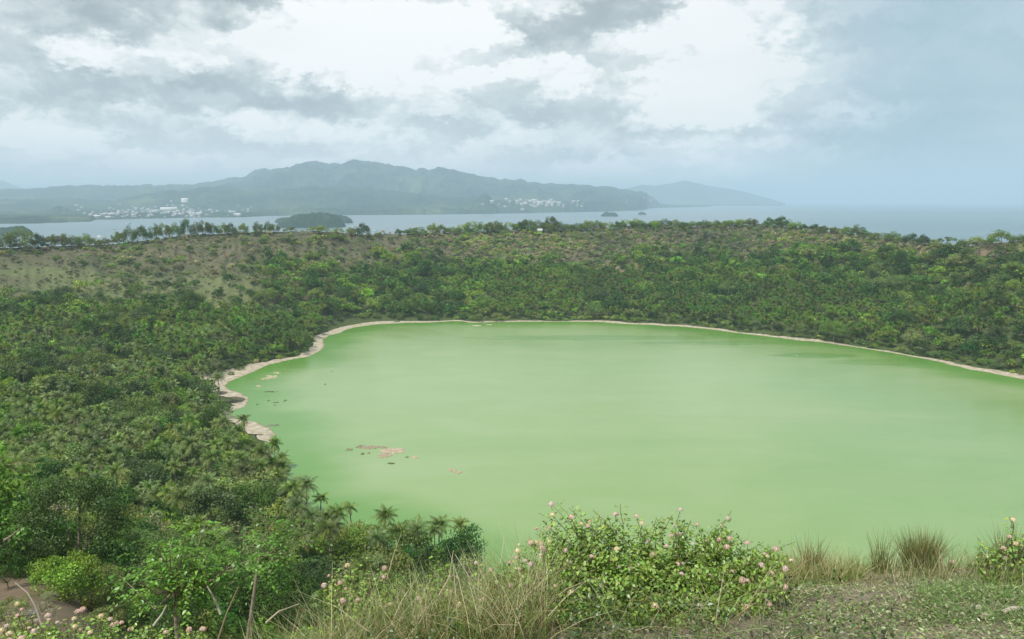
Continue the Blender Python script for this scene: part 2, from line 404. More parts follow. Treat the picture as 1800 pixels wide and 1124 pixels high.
def slope_t(x, y):
    r = np.hypot(x, y); az = np.clip(np.degrees(np.arctan2(x, y)), -44, 44); c = np.cos(np.radians(az))
    rr = np.interp(az, RA, RY) / c; rs = np.interp(az, SAa, SYa) / c
    return (r - rs) / (rr - rs), az
def dryness(x, y):
    """0 green forest .. 1 dry brown slope"""
    t, az = slope_t(x, y)
    lo = np.interp(az, [-33, -20, -14, -8, 0, 10, 20, 30], [.62, .60, .58, .60, .55, .52, .62, .80])
    n = fbm(x / 45, y / 45, 31, 4) - .5
    return smooth(lo - .08, lo + .20, t + n * np.where((az < -8) & (az > -36), .75, .34))
def meadow(x, y):
    """grassy clearing on the left basin floor"""
    cx, cy = -262, 585
    d = np.hypot((x - cx) / 120, (y - cy) / 46); n = fbm(x / 25, y / 25, 41, 3) - .5
    return 1 - smooth(.7, 1.15, d + n * .9)
def foot(px, py, lo=15, hi=1000):
    d = ray(px, py); best = None
    Ys = np.geomspace(lo, hi, 900); t = Ys / d[1]; xs = d[0] * t; zs = EYE + d[2] * t; hs = H(xs, Ys)
    k = np.where(hs > zs)[0]; i = k[0] if len(k) else int(np.argmin(zs - hs))
    return xs[i], Ys[i], hs[i]
SOIL1 = foot(1065, 478, 300)[:2]; SOIL2 = foot(1738, 440, 300)[:2]
def soilm(x, y):
    """bare earth: the near left hillside and a band on the far slope"""
    n = fbm(x / 6, y / 6, 51, 4) - .5
    az = np.degrees(np.arctan2(x, y)); r = np.hypot(x, y)
    a = (1 - smooth(-29.8, -28.0, az + n * 5)) * smooth(18, 26, r) * (1 - smooth(84, 100, r + n * 20))
    bx, by = SOIL1; b = 1 - smooth(.6, 1.1, np.hypot((x - bx) / 42, (y - by) / 11) + n * .8)
    cx, cy = SOIL2; c = 1 - smooth(.6, 1.1, np.hypot((x - cx) / 17, (y - cy) / 7) + n * .8)
    return np.clip(a + b + c, 0, 1)
me = mesh_np('ground', np.stack([tx, ty, TZ.ravel()], 1), TQ, smooth_=True,
             attrs={'dry': dryness(tx, ty), 'meadow': meadow(tx, ty), 'soil': soilm(tx, ty)})
m, g = newmat('ground')
pos = g.n('ShaderNodeNewGeometry').outputs['Position']
A = lambda k: g.n('ShaderNodeAttribute', attribute_name=k).outputs['Fac']
n1 = g.noise(pos, .03, 8, .7); n2 = g.noise(pos, .35, 7, .75); n3 = g.noise(pos, 9, 8, .75)
forest = g.ramp(n2, [(.3, (.035, .052, .02)), (.7, (.09, .115, .042))])
dryc = g.ramp(g.m('ADD', g.m('MULTIPLY', n1, .5), g.m('MULTIPLY', n2, .5)), [(.38, (.052, .070, .030)), (.49, (.092, .092, .055)), (.60, (.135, .12, .078)), (.70, (.20, .17, .125))])
mead = g.ramp(n2, [(.3, (.07, .10, .035)), (.7, (.16, .165, .085))])
soil = g.ramp(g.m('ADD', g.m('MULTIPLY', n2, .6), g.m('MULTIPLY', n3, .4)), [(.3, (.11, .082, .052)), (.7, (.22, .168, .115))])
c = g.mix(A('dry'), forest, dryc); c = g.mix(A('meadow'), c, mead); c = g.mix(A('soil'), c, soil)
dist = g.m('LENGTH', 0) if False else None
vl = g.n('ShaderNodeVectorMath', operation='LENGTH'); g.put(vl.inputs[0], g.n('ShaderNodeTexCoord').outputs['Object'])
px_, py_, pz_ = g.sep(pos)
rad = g.m('SQRT', g.m('ADD', g.m('MULTIPLY', px_, px_), g.m('MULTIPLY', py_, py_)))
nearc = g.ramp(g.m('ADD', g.m('MULTIPLY', g.noise(pos, 2.2, 6, .7), .45), g.m('MULTIPLY', g.noise(pos, 40, 8, .8), .55)),
               [(.30, (.10, .09, .055)), (.44, (.22, .195, .13)), (.56, (.34, .30, .22)), (.70, (.52, .47, .39))])
c = g.mix(g.ss(rad, 7, 18), nearc, c)
bs = g.n('ShaderNodeBsdfPrincipled'); g.put(bs.inputs['Base Color'], c); bs.inputs['Roughness'].default_value = .95
bs.inputs['Specular IOR Level'].default_value = .1
bp = g.n('ShaderNodeBump'); bp.inputs['Strength'].default_value = .9; bp.inputs['Distance'].default_value = .04
g.put(bp.inputs['Height'], g.noise(pos, 30, 8, .8)); g.put(bs.inputs['Normal'], bp.outputs[0])
o_ = g.n('ShaderNodeOutputMaterial'); g.put(o_.inputs[0], bs.outputs[0]); me.materials.append(m)
tag(ob('ground', me), 'crater ground falling from the viewpoint to the lake and rising to the far rim', kind='structure')

# ------------------------------------------------------------------ lake
gx = np.arange(SC[:, 0].min() - 12, SC[:, 0].max() + 12, 4.0); gy = np.arange(SC[:, 1].min() - 12, SC[:, 1].max() + 12, 4.0)
LX, LY = np.meshgrid(gx, gy); lx, ly = LX.ravel(), LY.ravel(); ls = sd(lx, ly)
keep = (ls < 7).reshape(LX.shape); kq = keep[:-1, :-1] & keep[1:, :-1] & keep[:-1, 1:] & keep[1:, 1:]
ii = (np.arange(len(gy) - 1)[:, None] * len(gx) + np.arange(len(gx) - 1)[None])[kq]
Q = np.stack([ii, ii + 1, ii + 1 + len(gx), ii + len(gx)], 1); us, inv = np.unique(Q, return_inverse=True)
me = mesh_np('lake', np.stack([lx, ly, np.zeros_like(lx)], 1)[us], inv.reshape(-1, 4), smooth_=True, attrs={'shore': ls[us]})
m, g = newmat('lake_water')
pos = g.n('ShaderNodeNewGeometry').outputs['Position']; x_, y_, z_ = g.sep(pos)
st = g.xyz(g.m('MULTIPLY', x_, .55), y_, 0.0)
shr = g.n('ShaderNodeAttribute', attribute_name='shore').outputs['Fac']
n1 = g.noise(st, .008, 5, .55, .6); n2 = g.noise(st, .05, 6, .6, .5)
c = g.ramp(g.m('ADD', g.m('MULTIPLY', n1, .72), g.m('MULTIPLY', n2, .28)), [(.36, (.168, .275, .090)), (.5, (.200, .298, .113)), (.64, (.236, .315, .148))])
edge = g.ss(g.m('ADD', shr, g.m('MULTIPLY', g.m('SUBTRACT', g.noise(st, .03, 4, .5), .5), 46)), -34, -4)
c = g.mix(g.m('MULTIPLY', edge, .85), c, (.085, .22, .03, 1))  # bank tree reflections and shallows painted into the colour as a dark green rim
# dark weed patches near the far right shore
for (px, py, sx, sy, k) in [(1430, 625, 26, 9, .75), (1560, 637, 40, 10, .45), (1050, 594, 85, 12, .55), (1290, 603, 70, 9, .45), (440, 672, 22, 12, .5), (545, 640, 22, 14, .4)]:
    bx, by = at_z(px, py)
    a = g.m('DIVIDE', g.m('SUBTRACT', x_, bx), sx); b = g.m('DIVIDE', g.m('SUBTRACT', y_, by), sy)
    dd = g.m('ADD', g.m('ADD', g.m('MULTIPLY', a, a), g.m('MULTIPLY', b, b)), g.m('MULTIPLY', g.m('SUBTRACT', g.noise(st, .09, 5, .6), .5), 1.6))
    c = g.mix(g.m('MULTIPLY', g.ss(dd, 1.3, .3), k), c, (.10, .22, .045, 1))
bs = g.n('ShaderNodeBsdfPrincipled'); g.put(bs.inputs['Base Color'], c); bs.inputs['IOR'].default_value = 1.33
g.put(bs.inputs['Roughness'], g.ss(n1, .35, .65, .14, .24))
bp = g.n('ShaderNodeBump'); bp.inputs['Strength'].default_value = .35; bp.inputs['Distance'].default_value = .12
wv = g.xyz(g.m('MULTIPLY', x_, .6), y_, 0.0)
g.put(bp.inputs['Height'], g.m('ADD', g.noise(wv, 1.1, 5, .6), g.m('MULTIPLY', g.noise(wv, .22, 3, .5), 1.4))); g.put(bs.inputs['Normal'], bp.outputs[0])
o_ = g.n('ShaderNodeOutputMaterial'); g.put(o_.inputs[0], bs.outputs[0]); me.materials.append(m)
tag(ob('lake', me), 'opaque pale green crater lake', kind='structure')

# beach strip
prog = np.arange(len(SHD))
az_s = np.degrees(np.arctan2(SHD[:, 0], SHD[:, 1])); rr_s = np.hypot(SHD[:, 0], SHD[:, 1])
bw = 4.2 + 11 * (fbm(SHD[:, 0] / 38, SHD[:, 1] / 38, 61, 3) - .38) + 5 * (fbm(SHD[:, 0] / 7, SHD[:, 1] / 7, 62, 3) - .5)
hx, hy = at_z(372, 676); bw += 24 * np.exp(-((SHD[:, 0] - hx) ** 2 + (SHD[:, 1] - hy) ** 2) / 24 ** 2)
hx, hy = at_z(440, 655); bw += 6 * np.exp(-((SHD[:, 0] - hx) ** 2 + (SHD[:, 1] - hy) ** 2) / 24 ** 2)
hx, hy = at_z(472, 752); bw += 9 * np.exp(-((SHD[:, 0] - hx) ** 2 + (SHD[:, 1] - hy) ** 2) / 10 ** 2)
hx, hy = at_z(640, 572); bw += 9 * np.exp(-((SHD[:, 0] - hx) ** 2 + (SHD[:, 1] - hy) ** 2) / 45 ** 2)
bw = np.clip(bw, 1.6, 30) * (1 - .93 * smooth(0, 1, (322 - rr_s) / 14))
offs = np.array([-4, -1.5, -.4, 0, .4, 1.2, 2.5, 4, 6, 8.5, 12, 17, 24, 30.])
V = []; E = []
for o in offs:
    oo = np.minimum(o, bw); p = SHD + nrm * oo[:, None]
    z = np.where(o < 0, o * .14, np.where(oo < 3, oo * .06, .18 + (oo - 3) * .045)) + (fbm(p[:, 0] / 2.5, p[:, 1] / 2.5, 71, 3) - .5) * .12 * (o > .3)
    V.append(np.stack([p[:, 0], p[:, 1], z], 1)); E.append(oo)
V = np.concatenate(V); E = np.concatenate(E); n = len(SHD); Q = []
for k in range(len(offs) - 1):
    i = np.arange(n); j = (i + 1) % n; Q.append(np.stack([k * n + i, (k + 1) * n + i, (k + 1) * n + j, k * n + j], 1))
me = mesh_np('beach', V, np.concatenate(Q), smooth_=True, attrs={'off': E})
m, g = newmat('beach_sand'); pos = g.n('ShaderNodeNewGeometry').outputs['Position']
of = g.n('ShaderNodeAttribute', attribute_name='off').outputs['Fac']
c = g.ramp(g.noise(pos, .35, 7, .7), [(.3, (.20, .17, .11)), (.5, (.35, .30, .22)), (.68, (.52, .47, .37))])
c = g.mix(g.ss(g.m('ADD', of, g.m('MULTIPLY', g.noise(pos, .25, 5, .7), 3.5)), 3.2, 1.5), c, (.17, .15, .08, 1))
far_ = g.ss(g.noise(pos, .06, 4, .6), .60, .66); far_ = g.m('MULTIPLY', far_, g.ss(of, 3.2, 5.0))
c = g.mix(far_, c, (.085, .095, .045, 1))
xb, yb, _z = g.sep(pos)
for (px, py, sx, sy) in [(408, 705, 5.5, 7), (384, 692, 4, 4)]:      # brown pools on the spit
    bx, by = at_z(px, py); a_ = g.m('DIVIDE', g.m('SUBTRACT', xb, bx), sx); b_ = g.m('DIVIDE', g.m('SUBTRACT', yb, by), sy)
    dd = g.m('ADD', g.m('ADD', g.m('MULTIPLY', a_, a_), g.m('MULTIPLY', b_, b_)), g.m('MULTIPLY', g.m('SUBTRACT', g.noise(pos, .3, 3, .6), .5), 1.2))
    c = g.mix(g.ss(dd, 1.2, .9), c, (.075, .07, .035, 1))
bs = g.n('ShaderNodeBsdfPrincipled'); g.put(bs.inputs['Base Color'], c); bs.inputs['Roughness'].default_value = .9
o_ = g.n('ShaderNodeOutputMaterial'); g.put(o_.inputs[0], bs.outputs[0]); me.materials.append(m)
tag(ob('beach', me), 'narrow pale sand shore ringing the green lake', kind='structure')

# ------------------------------------------------------------------ sea, mountains, islets
SEA_R = 42000.0; SEA_Z = -1.5
an = np.radians(np.arange(0, 360, 3)); rad = np.array([850, 1500, 3000, 6000, 12000, 24000, SEA_R])
V = np.array([(r * math.sin(a), r * math.cos(a), SEA_Z) for r in rad for a in an]); n = len(an)
Q = [(k * n + i, k * n + (i + 1) % n, (k + 1) * n + (i + 1) % n, (k + 1) * n + i) for k in range(len(rad) - 1) for i in range(n)]
me = mesh_np('sea', V, Q)
m, g = newmat('sea_water'); pos = g.n('ShaderNodeNewGeometry').outputs['Position']; x_, y_, z_ = g.sep(pos)
st = g.xyz(g.m('MULTIPLY', x_, .3), y_, 0.0)
c = g.ramp(g.noise(st, .0012, 6, .6), [(.35, (.08, .135, .155)), (.65, (.12, .18, .195))])
bs = g.n('ShaderNodeBsdfPrincipled'); g.put(bs.inputs['Base Color'], c); bs.inputs['IOR'].default_value = 1.33
bs.inputs['Roughness'].default_value = .30
bp = g.n('ShaderNodeBump'); bp.inputs['Strength'].default_value = .7; bp.inputs['Distance'].default_value = .8
g.put(bp.inputs['Height'], g.noise(pos, .12, 4, .6)); g.put(bs.inputs['Normal'], bp.outputs[0])
o_ = g.n('ShaderNodeOutputMaterial'); g.put(o_.inputs[0], bs.outputs[0]); me.materials.append(m)
tag(ob('sea', me), 'calm grey blue lagoon and open sea', kind='structure')

layers = [  # distance, front width, back width, skyline pixels, relief
    (17600, 1500, 1800, [(-500, 352), (-60, 345), (-20, 330), (0, 322), (18, 317.5), (32, 324), (55, 333), (110, 341), (200, 349), (330, 362), (900, 362), (1040, 350), (1090, 334), (1125, 325), (1150, 327), (1178, 322.5), (1200, 317.5), (1218, 322), (1245, 327.5), (1275, 332), (1305, 338), (1330, 345), (1352, 351), (1372, 357), (1388, 364), (1400, 372), (2400, 372)], .02),
    (9800, 2600, 1500, [(-500, 340), (0, 334), (60, 331), (100, 329), (180, 327), (260, 325), (330, 325), (380, 321.5), (412, 312), (425, 308), (436, 309), (455, 294), (470, 290), (500, 289), (545, 285), (590, 280.5), (622, 279), (660, 284), (700, 291), (735, 299), (770, 295.5), (790, 298), (830, 307), (870, 314), (905, 318), (915, 316.5), (960, 322), (1010, 326), (1080, 329.5), (1110, 336), (1160, 342), (1230, 350), (1300, 357), (1500, 366), (2400, 366)], .55),
    (7300, 1600, 1400, [(-500, 362), (0, 352), (80, 350), (150, 350), (210, 351), (250, 343), (290, 336), (340, 333.5), (390, 328), (440, 332), (500, 329), (560, 326), (650, 330), (740, 340), (850, 347), (960, 350), (1060, 352), (1130, 354), (1200, 356), (1330, 364), (2400, 372)], .6),
    (5300, 900, 900, [(-500, 390), (-40, 388), (0, 380), (60, 375), (110, 372), (160, 376), (200, 385), (260, 380), (350, 374), (480, 368), (600, 366), (760, 362), (900, 362), (1020, 361), (1100, 366), (1150, 372), (1300, 380), (2400, 384)], .25)]
coast = [(-500, 404), (-20, 396), (60, 395), (165, 391), (172, 388), (200, 387.5), (330, 384), (430, 383), (480, 380.5), (600, 379), (700, 378.5), (850, 377), (960, 374.5), (1060, 372.5), (1120, 370.5), (1131, 369), (1136, 366.5), (1200, 365), (1246, 364), (1250, 361), (1310, 359.5), (1372, 358), (1380, 353.6), (1460, 353.5)]
CA = np.array([azd(x) for x, y in coast]); CR = np.array([min(fwd(y, EYE - SEA_Z), 14200) if x < 1375 else 22000 for x, y in coast])
mr = np.geomspace(2600, 19500, 230); ma = np.arange(-44, 22, .055)
MA, MR = np.meshgrid(ma, mr); cm = np.cos(np.radians(MA)); MY = MR                       # MR is the forward distance
MX = MR * np.tan(np.radians(MA)); z = np.full(MX.shape, -30.0)
warp = (fbm(MX / 900, MR / 900, 81, 4) - .5)
for (D, wf, wb, sk, rl) in layers:
    sa = np.array([azd(x) for x, y in sk]); sh = np.array([EYE + D * math.tan(math.atan((562 - y) / F) - TH) for x, y in sk])
    hh = np.interp(ma, sa, sh)[None] + (fbm(MA * 2.2, MA * 0 + D, 83, 4) - .5) * (D * .004) * (rl > .05)
    q = (MR + warp * 900 * (rl > .05) - D); prof = np.where(q < 0, 1 - np.abs(q) / wf, 1 - q / wb)
    prof = np.clip(prof, -.3, 1); prof = np.sin(prof * math.pi / 2)
    rdg = 1 - np.abs(fbm(MX / 520, MR / 760, 85, 5) * 2 - 1) * 2.2
    zl = hh * prof * (1 - rl * (1 - rdg) * np.clip(1 - prof + .12, 0, 1) * 2.0)
    z = np.maximum(z, np.where(hh > 4, zl, -30))
base = 5 + 26 * fbm(MX / 500, MR / 500, 87, 4)
cr = np.interp(ma, CA, CR)[None] + (fbm(MA * 3, MA * 0 + 1.5, 89, 3) - .5) * 120
z = np.maximum(z, base); k = smooth(-10, 330, MR - cr); z = z * k + (-12) * (1 - k) + (fbm(MX / 60, MR / 60, 88, 3) - .3) * 9 * k
z = np.where(MR < cr - 5, -12, z); z[-1] = -12
n = len(ma); I = (np.arange(len(mr) - 1)[:, None] * n + np.arange(n - 1)[None]).reshape(-1)
Q = np.stack([I, I + 1, I + n + 1, I + n], 1); zz_ = z.ravel()
hi = np.maximum.reduce([zz_[Q[:, i]] for i in range(4)]); Q = Q[hi > -11.9]; us, inv = np.unique(Q, return_inverse=True)
MV = np.stack([MX.ravel(), MR.ravel(), zz_], 1)
me = mesh_np('mountains', MV[us], inv.reshape(-1, 4), smooth_=True)
MZ = z
def mount_z(x, y):
    a = math.degrees(math.atan2(x, y)); i = int(np.clip((a - ma[0]) / .055, 0, len(ma) - 1)); j = int(np.clip(np.searchsorted(mr, y), 1, len(mr) - 1))
    t = (y - mr[j - 1]) / (mr[j] - mr[j - 1]); return MZ[j - 1, i] * (1 - t) + MZ[j, i] * t
m, g = newmat('hill_forest'); pos = g.n('ShaderNodeNewGeometry').outputs['Position']
n1 = g.noise(pos, .0022, 8, .65); n2 = g.noise(pos, .02, 7, .8)
c = g.ramp(g.m('ADD', g.m('MULTIPLY', n1, .62), g.m('MULTIPLY', n2, .38)), [(.40, (.008, .022, .012)), (.50, (.022, .05, .022)), (.58, (.06, .09, .035)), (.66, (.17, .17, .09))])
bs = g.n('ShaderNodeBsdfPrincipled'); g.put(bs.inputs['Base Color'], c); bs.inputs['Roughness'].default_value = .95; bs.inputs['Specular IOR Level'].default_value = .05
bp = g.n('ShaderNodeBump'); bp.inputs['Strength'].default_value = 1; bp.inputs['Distance'].default_value = 9
g.put(bp.inputs['Height'], n2); g.put(bs.inputs['Normal'], bp.outputs[0])
o_ = g.n('ShaderNodeOutputMaterial'); g.put(o_.inputs[0], bs.outputs[0]); me.materials.append(m); M_hill = m
tag(ob('mountains', me), 'forested blue green mountains across the bay', kind='structure')

def islet(px, py, wpx, hpx, name, label, lobes=1):
    x, y = at_z(px, py, SEA_Z); s = y / F / math.cos(TH); W = wpx * s * .5; Hh = hpx * s
    n = 60; uu = np.linspace(-1.15, 1.15, n); U, Vv = np.meshgrid(uu, uu)
    rr = np.hypot(U, Vv) + (fbm(U * 2.2 + px, Vv * 2.2, 91, 3) - .5) * .4
    zz = Hh * np.sqrt(np.clip(1 - rr ** 2.2, 0, 1)) * (.55 + .7 * fbm(U * 1.8 + px, Vv * 1.8, 92, 3)) + (fbm(U * 16, Vv * 16, 93, 3) - .5) * Hh * .38 * (rr < .98)
    zz = np.where(rr < 1, np.maximum(zz, Hh * .18), -6)
    V = np.stack([x + U * W, y + W * .6 + Vv * W * .6, SEA_Z + zz], -1).reshape(-1, 3)
    I = (np.arange(n - 1)[:, None] * n + np.arange(n - 1)[None]).reshape(-1); Q = np.stack([I, I + 1, I + n + 1, I + n], 1)
    o = ob(name, mesh_np(name, V, Q, [M_hill], smooth_=True)); tag(o, label, kind='structure')
islet(540, 401, 124, 25, 'wooded_island', 'dark wooded island in the bay behind the crater rim')
islet(588, 393, 58, 15, 'island_hill', 'low wooded end of the island in the bay')
islet(500, 392, 40, 9, 'island_point', 'low wooded west end of the island in the bay')
islet(1073, 381, 30, 7, 'small_island', 'small dark islet in the bay')
islet(1129, 378, 15, 4.5, 'tiny_island', 'tiny dark islet right of the small one')
islet(12, 415, 70, 17, 'headland_hill', 'dark wooded headland at the left end of the bay')

# ------------------------------------------------------------------ the far towns
def house_mesh(w_, d_, h_, roofc, wallc, hip=False):
    mb = MB(); a, b = w_ / 2, d_ / 2
    V = [(-a, -b, -3), (a, -b, -3), (a, b, -3), (-a, b, -3), (-a, -b, h_), (a, -b, h_), (a, b, h_), (-a, b, h_)]
    mb.add(V, [(0, 1, 5, 4), (1, 2, 6, 5), (2, 3, 7, 6), (3, 0, 4, 7)], wallc)
    o = .5; r = h_ + min(w_, d_) * .22; i = a * (.5 if hip else 1)
    V = [(-a - o, -b - o, h_ - .1), (a + o, -b - o, h_ - .1), (a + o, b + o, h_ - .1), (-a - o, b + o, h_ - .1), (-i, 0, r), (i, 0, r)]
    mb.add(V, [(0, 1, 5, 4), (2, 3, 4, 5), (1, 2, 5, 5), (3, 0, 4, 4)], roofc)
    for k in range(max(2, int(w_ / 5))):
        x = -a + (k + .5) * w_ / max(2, int(w_ / 5))
        mb.add([(x - .6, -b - .03, 1), (x + .6, -b - .03, 1), (x + .6, -b - .03, 2.3), (x - .6, -b - .03, 2.3)], [(0, 1, 2, 3)], (.04, .05, .06))
    V, Q, C = mb.get(); T = []
    for q in Q: T += [(q[0], q[1], q[2])] + ([(q[0], q[2], q[3])] if q[2] != q[3] else [])
    return mesh_np('house', V, np.array(T), [M_vc], C)
hm = []
for (w_, d_, h_, rc) in [(16, 11, 5, (.55, .55, .54)), (24, 13, 6, (.50, .50, .48)), (14, 10, 7, (.40, .16, .12)), (20, 12, 8, (.34, .36, .37)), (34, 15, 7, (.58, .59, .58)), (12, 9, 4, (.42, .38, .32)), (18, 14, 10, (.55, .52, .47))]:
    hm.append(house_mesh(w_, d_, h_, rc, (.36, .35, .32), w_ < 18))
def to_ground(px, py):
    d = ray(px, py)
    for y in np.arange(2900, 16000, 18.0):
        t = y / d[1]; x = d[0] * t; zt = EYE + d[2] * t
        if mount_z(x, y) > zt: return x, y
    return None
R2 = np.random.default_rng(99)
towns = [(200, 378, 32, 5, 34, 'the waterfront town at the far left'), (255, 370, 26, 4, 22, 'the waterfront town at the far left'), (300, 373, 44, 7, 66, 'the waterfront town at the far left'),
         (330, 378, 22, 4, 20, 'the waterfront town at the far left'), (400, 372, 40, 5, 20, 'the scattered houses right of the waterfront town'),
         (955, 359, 42, 4.5, 62, 'the white town under the middle ridge'), (925, 355, 18, 3, 14, 'the white town under the middle ridge'), (1165, 352, 38, 3, 22, 'the small coastal town on the right spit'),
         (1305, 355.5, 32, 1.8, 26, 'the low settlement at the tip of the coast'), (880, 360, 40, 5, 6, 'the white town under the middle ridge'), (140, 368, 40, 4, 6, 'the hillside hamlet above the left headland')]
kinds = ['long pale roofed house', 'wide white roofed building', 'small red roofed house', 'grey roofed block', 'long white shed', 'little tan roofed house', 'tall cream block']
nh = 0
for (cx, cy, sx, sy, cnt, where) in towns:
    for _ in range(cnt):
        px = cx + R2.normal() * sx * .75; py = cy + R2.normal() * sy * .8
        p = to_ground(px, py)
        if p is None: continue
        k = int(R2.choice(len(hm), p=[.22, .18, .12, .12, .08, .16, .12])); sc = .5 + R2.random() * .5
        if 'tip of' in where or 'spit' in where or 'white town' in where: sc *= 1.5
        o = ob('town_house', hm[k], loc=(p[0], p[1], mount_z(*p) + 1.5)); o.rotation_euler.z = R2.normal() * .5; o.scale = (sc, sc, sc)
        tag(o, f'{kinds[k]} in {where}', 'house', f'{kinds[k]}s in {where}'); nh += 1
p = to_ground(297, 369)
o = ob('warehouse', house_mesh(120, 20, 8, (.8, .8, .79), (.75, .75, .73)), loc=(p[0], p[1], mount_z(*p) + 4)); tag(o, 'very long white warehouse roof in the middle of the waterfront town', 'warehouse')
p = to_ground(325, 356.5)
o = ob('apartment_block', house_mesh(52, 20, 26, (.8, .8, .78), (.78, .77, .74)), loc=(p[0], p[1], mount_z(*p) + 2)); tag(o, 'white block standing alone on the hill above the long warehouse', 'building')

def boat(px, py, L, col, label, cabin=True):
    x, y = at_z(px, py, SEA_Z); mb = MB(); a = L / 2; b = L * .13; h = L * .09
    V = [(-a, -b, 0), (a * .7, -b, 0), (a, 0, 0), (a * .7, b, 0), (-a, b, 0), (-a, -b * 1.15, h), (a * .7, -b * 1.15, h), (a * 1.08, 0, h * 1.4), (a * .7, b * 1.15, h), (-a, b * 1.15, h)]
    T = [(0, 1, 6), (0, 6, 5), (1, 2, 7), (1, 7, 6), (2, 3, 8), (2, 8, 7), (3, 4, 9), (3, 9, 8), (4, 0, 5), (4, 5, 9), (5, 6, 9), (6, 8, 9), (6, 7, 8)]
    hull = mesh_np('hull', np.array(V, float), np.array(T), [M_vc], np.tile(col, (10, 1)))
    r = empty('boat', (x, y, SEA_Z - .2)); tag(r, label, 'boat'); ob('hull', hull, r)
    if cabin:
        c = MB(); u0, u1, v, z0, z1 = -a * .7, -a * .05, b * .7, h, h * 2.4
        c.add([(u0, -v, z0), (u1, -v, z0), (u1, v, z0), (u0, v, z0), (u0, -v, z1), (u1 * 2, -v, z1), (u1 * 2, v, z1), (u0, v, z1)], [(0, 1, 5, 4), (1, 2, 6, 5), (2, 3, 7, 6), (3, 0, 4, 7), (4, 5, 6, 7)], (.5, .52, .5))
        ob('cabin', c.mesh('cabin', [M_vc]), r)
    return r
boat(200, 404, 13, (.05, .06, .07), 'small dark boat alone on the bay above the tree row')
boat(225, 394.5, 26, (.10, .12, .13), 'long low barge in the bay below the waterfront town')
boat(178, 418, 24, (.35, .36, .36), 'pale boat moored close behind the rim trees')
boat(660, 407, 16, (.15, .17, .18), 'grey boat right of the round tree on the rim')

# ------------------------------------------------------------------ plants
def crown(mb, Rr, Hc, z0, ncl, per, ls, base, dv=.22, flat=.55, cl_r=.36, hue=.06, yellow=None, shell=.75):
    """uneven crown of leaf clumps spread over a dome"""
    u = R.random(ncl) * 2 * np.pi; ct = 1 - R.random(ncl) * 1.35; st_ = np.sqrt(np.clip(1 - ct ** 2, 0, 1))
    rad = (shell + (1 - shell) * R.random(ncl)) * (.85 + .3 * R.random(ncl))
    C = np.stack([np.cos(u) * st_ * rad * Rr, np.sin(u) * st_ * rad * Rr, z0 + Hc * .45 + ct * rad * Hc * .5], 1)
    cr = Rr * cl_r * (.65 + .7 * R.random(ncl))
    ccol = vary(base, ncl, dv * .8, hue)
    if yellow is not None:
        k = R.random(ncl) < .35; ccol[k] = vary(yellow, k.sum(), .15, .04)
    n = ncl * per; idx = np.repeat(np.arange(ncl), per)
    d = unit(R.normal(size=(n, 3)) + np.array([0, 0, .35]))
    P = C[idx] + d * (cr[idx] * (.55 + .5 * R.random(n)))[:, None] * np.array([1, 1, flat + .2])
    N = unit(d * .8 + R.normal(size=(n, 3)) * .55 + np.array([0, 0, .35]))
    leaves(mb, P, N, ls * (.6 + .8 * R.random(n)), np.clip(ccol[idx] * (1 + .22 * R.normal(size=(n, 1))), .004, .8), .62, .25)
    return C

def tree_parts(Rr, Hc, Ht, ncl, per, ls, base, bark=(.16, .13, .10), nlimb=5, **kw):
    """returns (trunk MB, crown MB); Ht clear trunk height, crown from Ht*.8 up"""
    cr = MB(); C = crown(cr, Rr, Hc, Ht * .8, ncl, per, ls, base, **kw)
    tr = MB(); top = np.array([R.normal() * .15, R.normal() * .15, Ht])
    r0 = max(.08, (Ht + Hc) * .022)
    tube(tr, [(0, 0, -.8), (0, 0, 0), top * .5 + R.normal(size=3) * .06, top], [r0 * 1.3, r0, r0 * .85, r0 * .7], bark)
    for i in range(nlimb):
        c = C[R.integers(len(C))]; mid = (top + c) / 2 + np.array([0, 0, -.12 * Hc]) * R.random()
        tube(tr, [top * .9, mid, c], [r0 * .5, r0 * .32, r0 * .1], bark, 5)
    return tr, cr

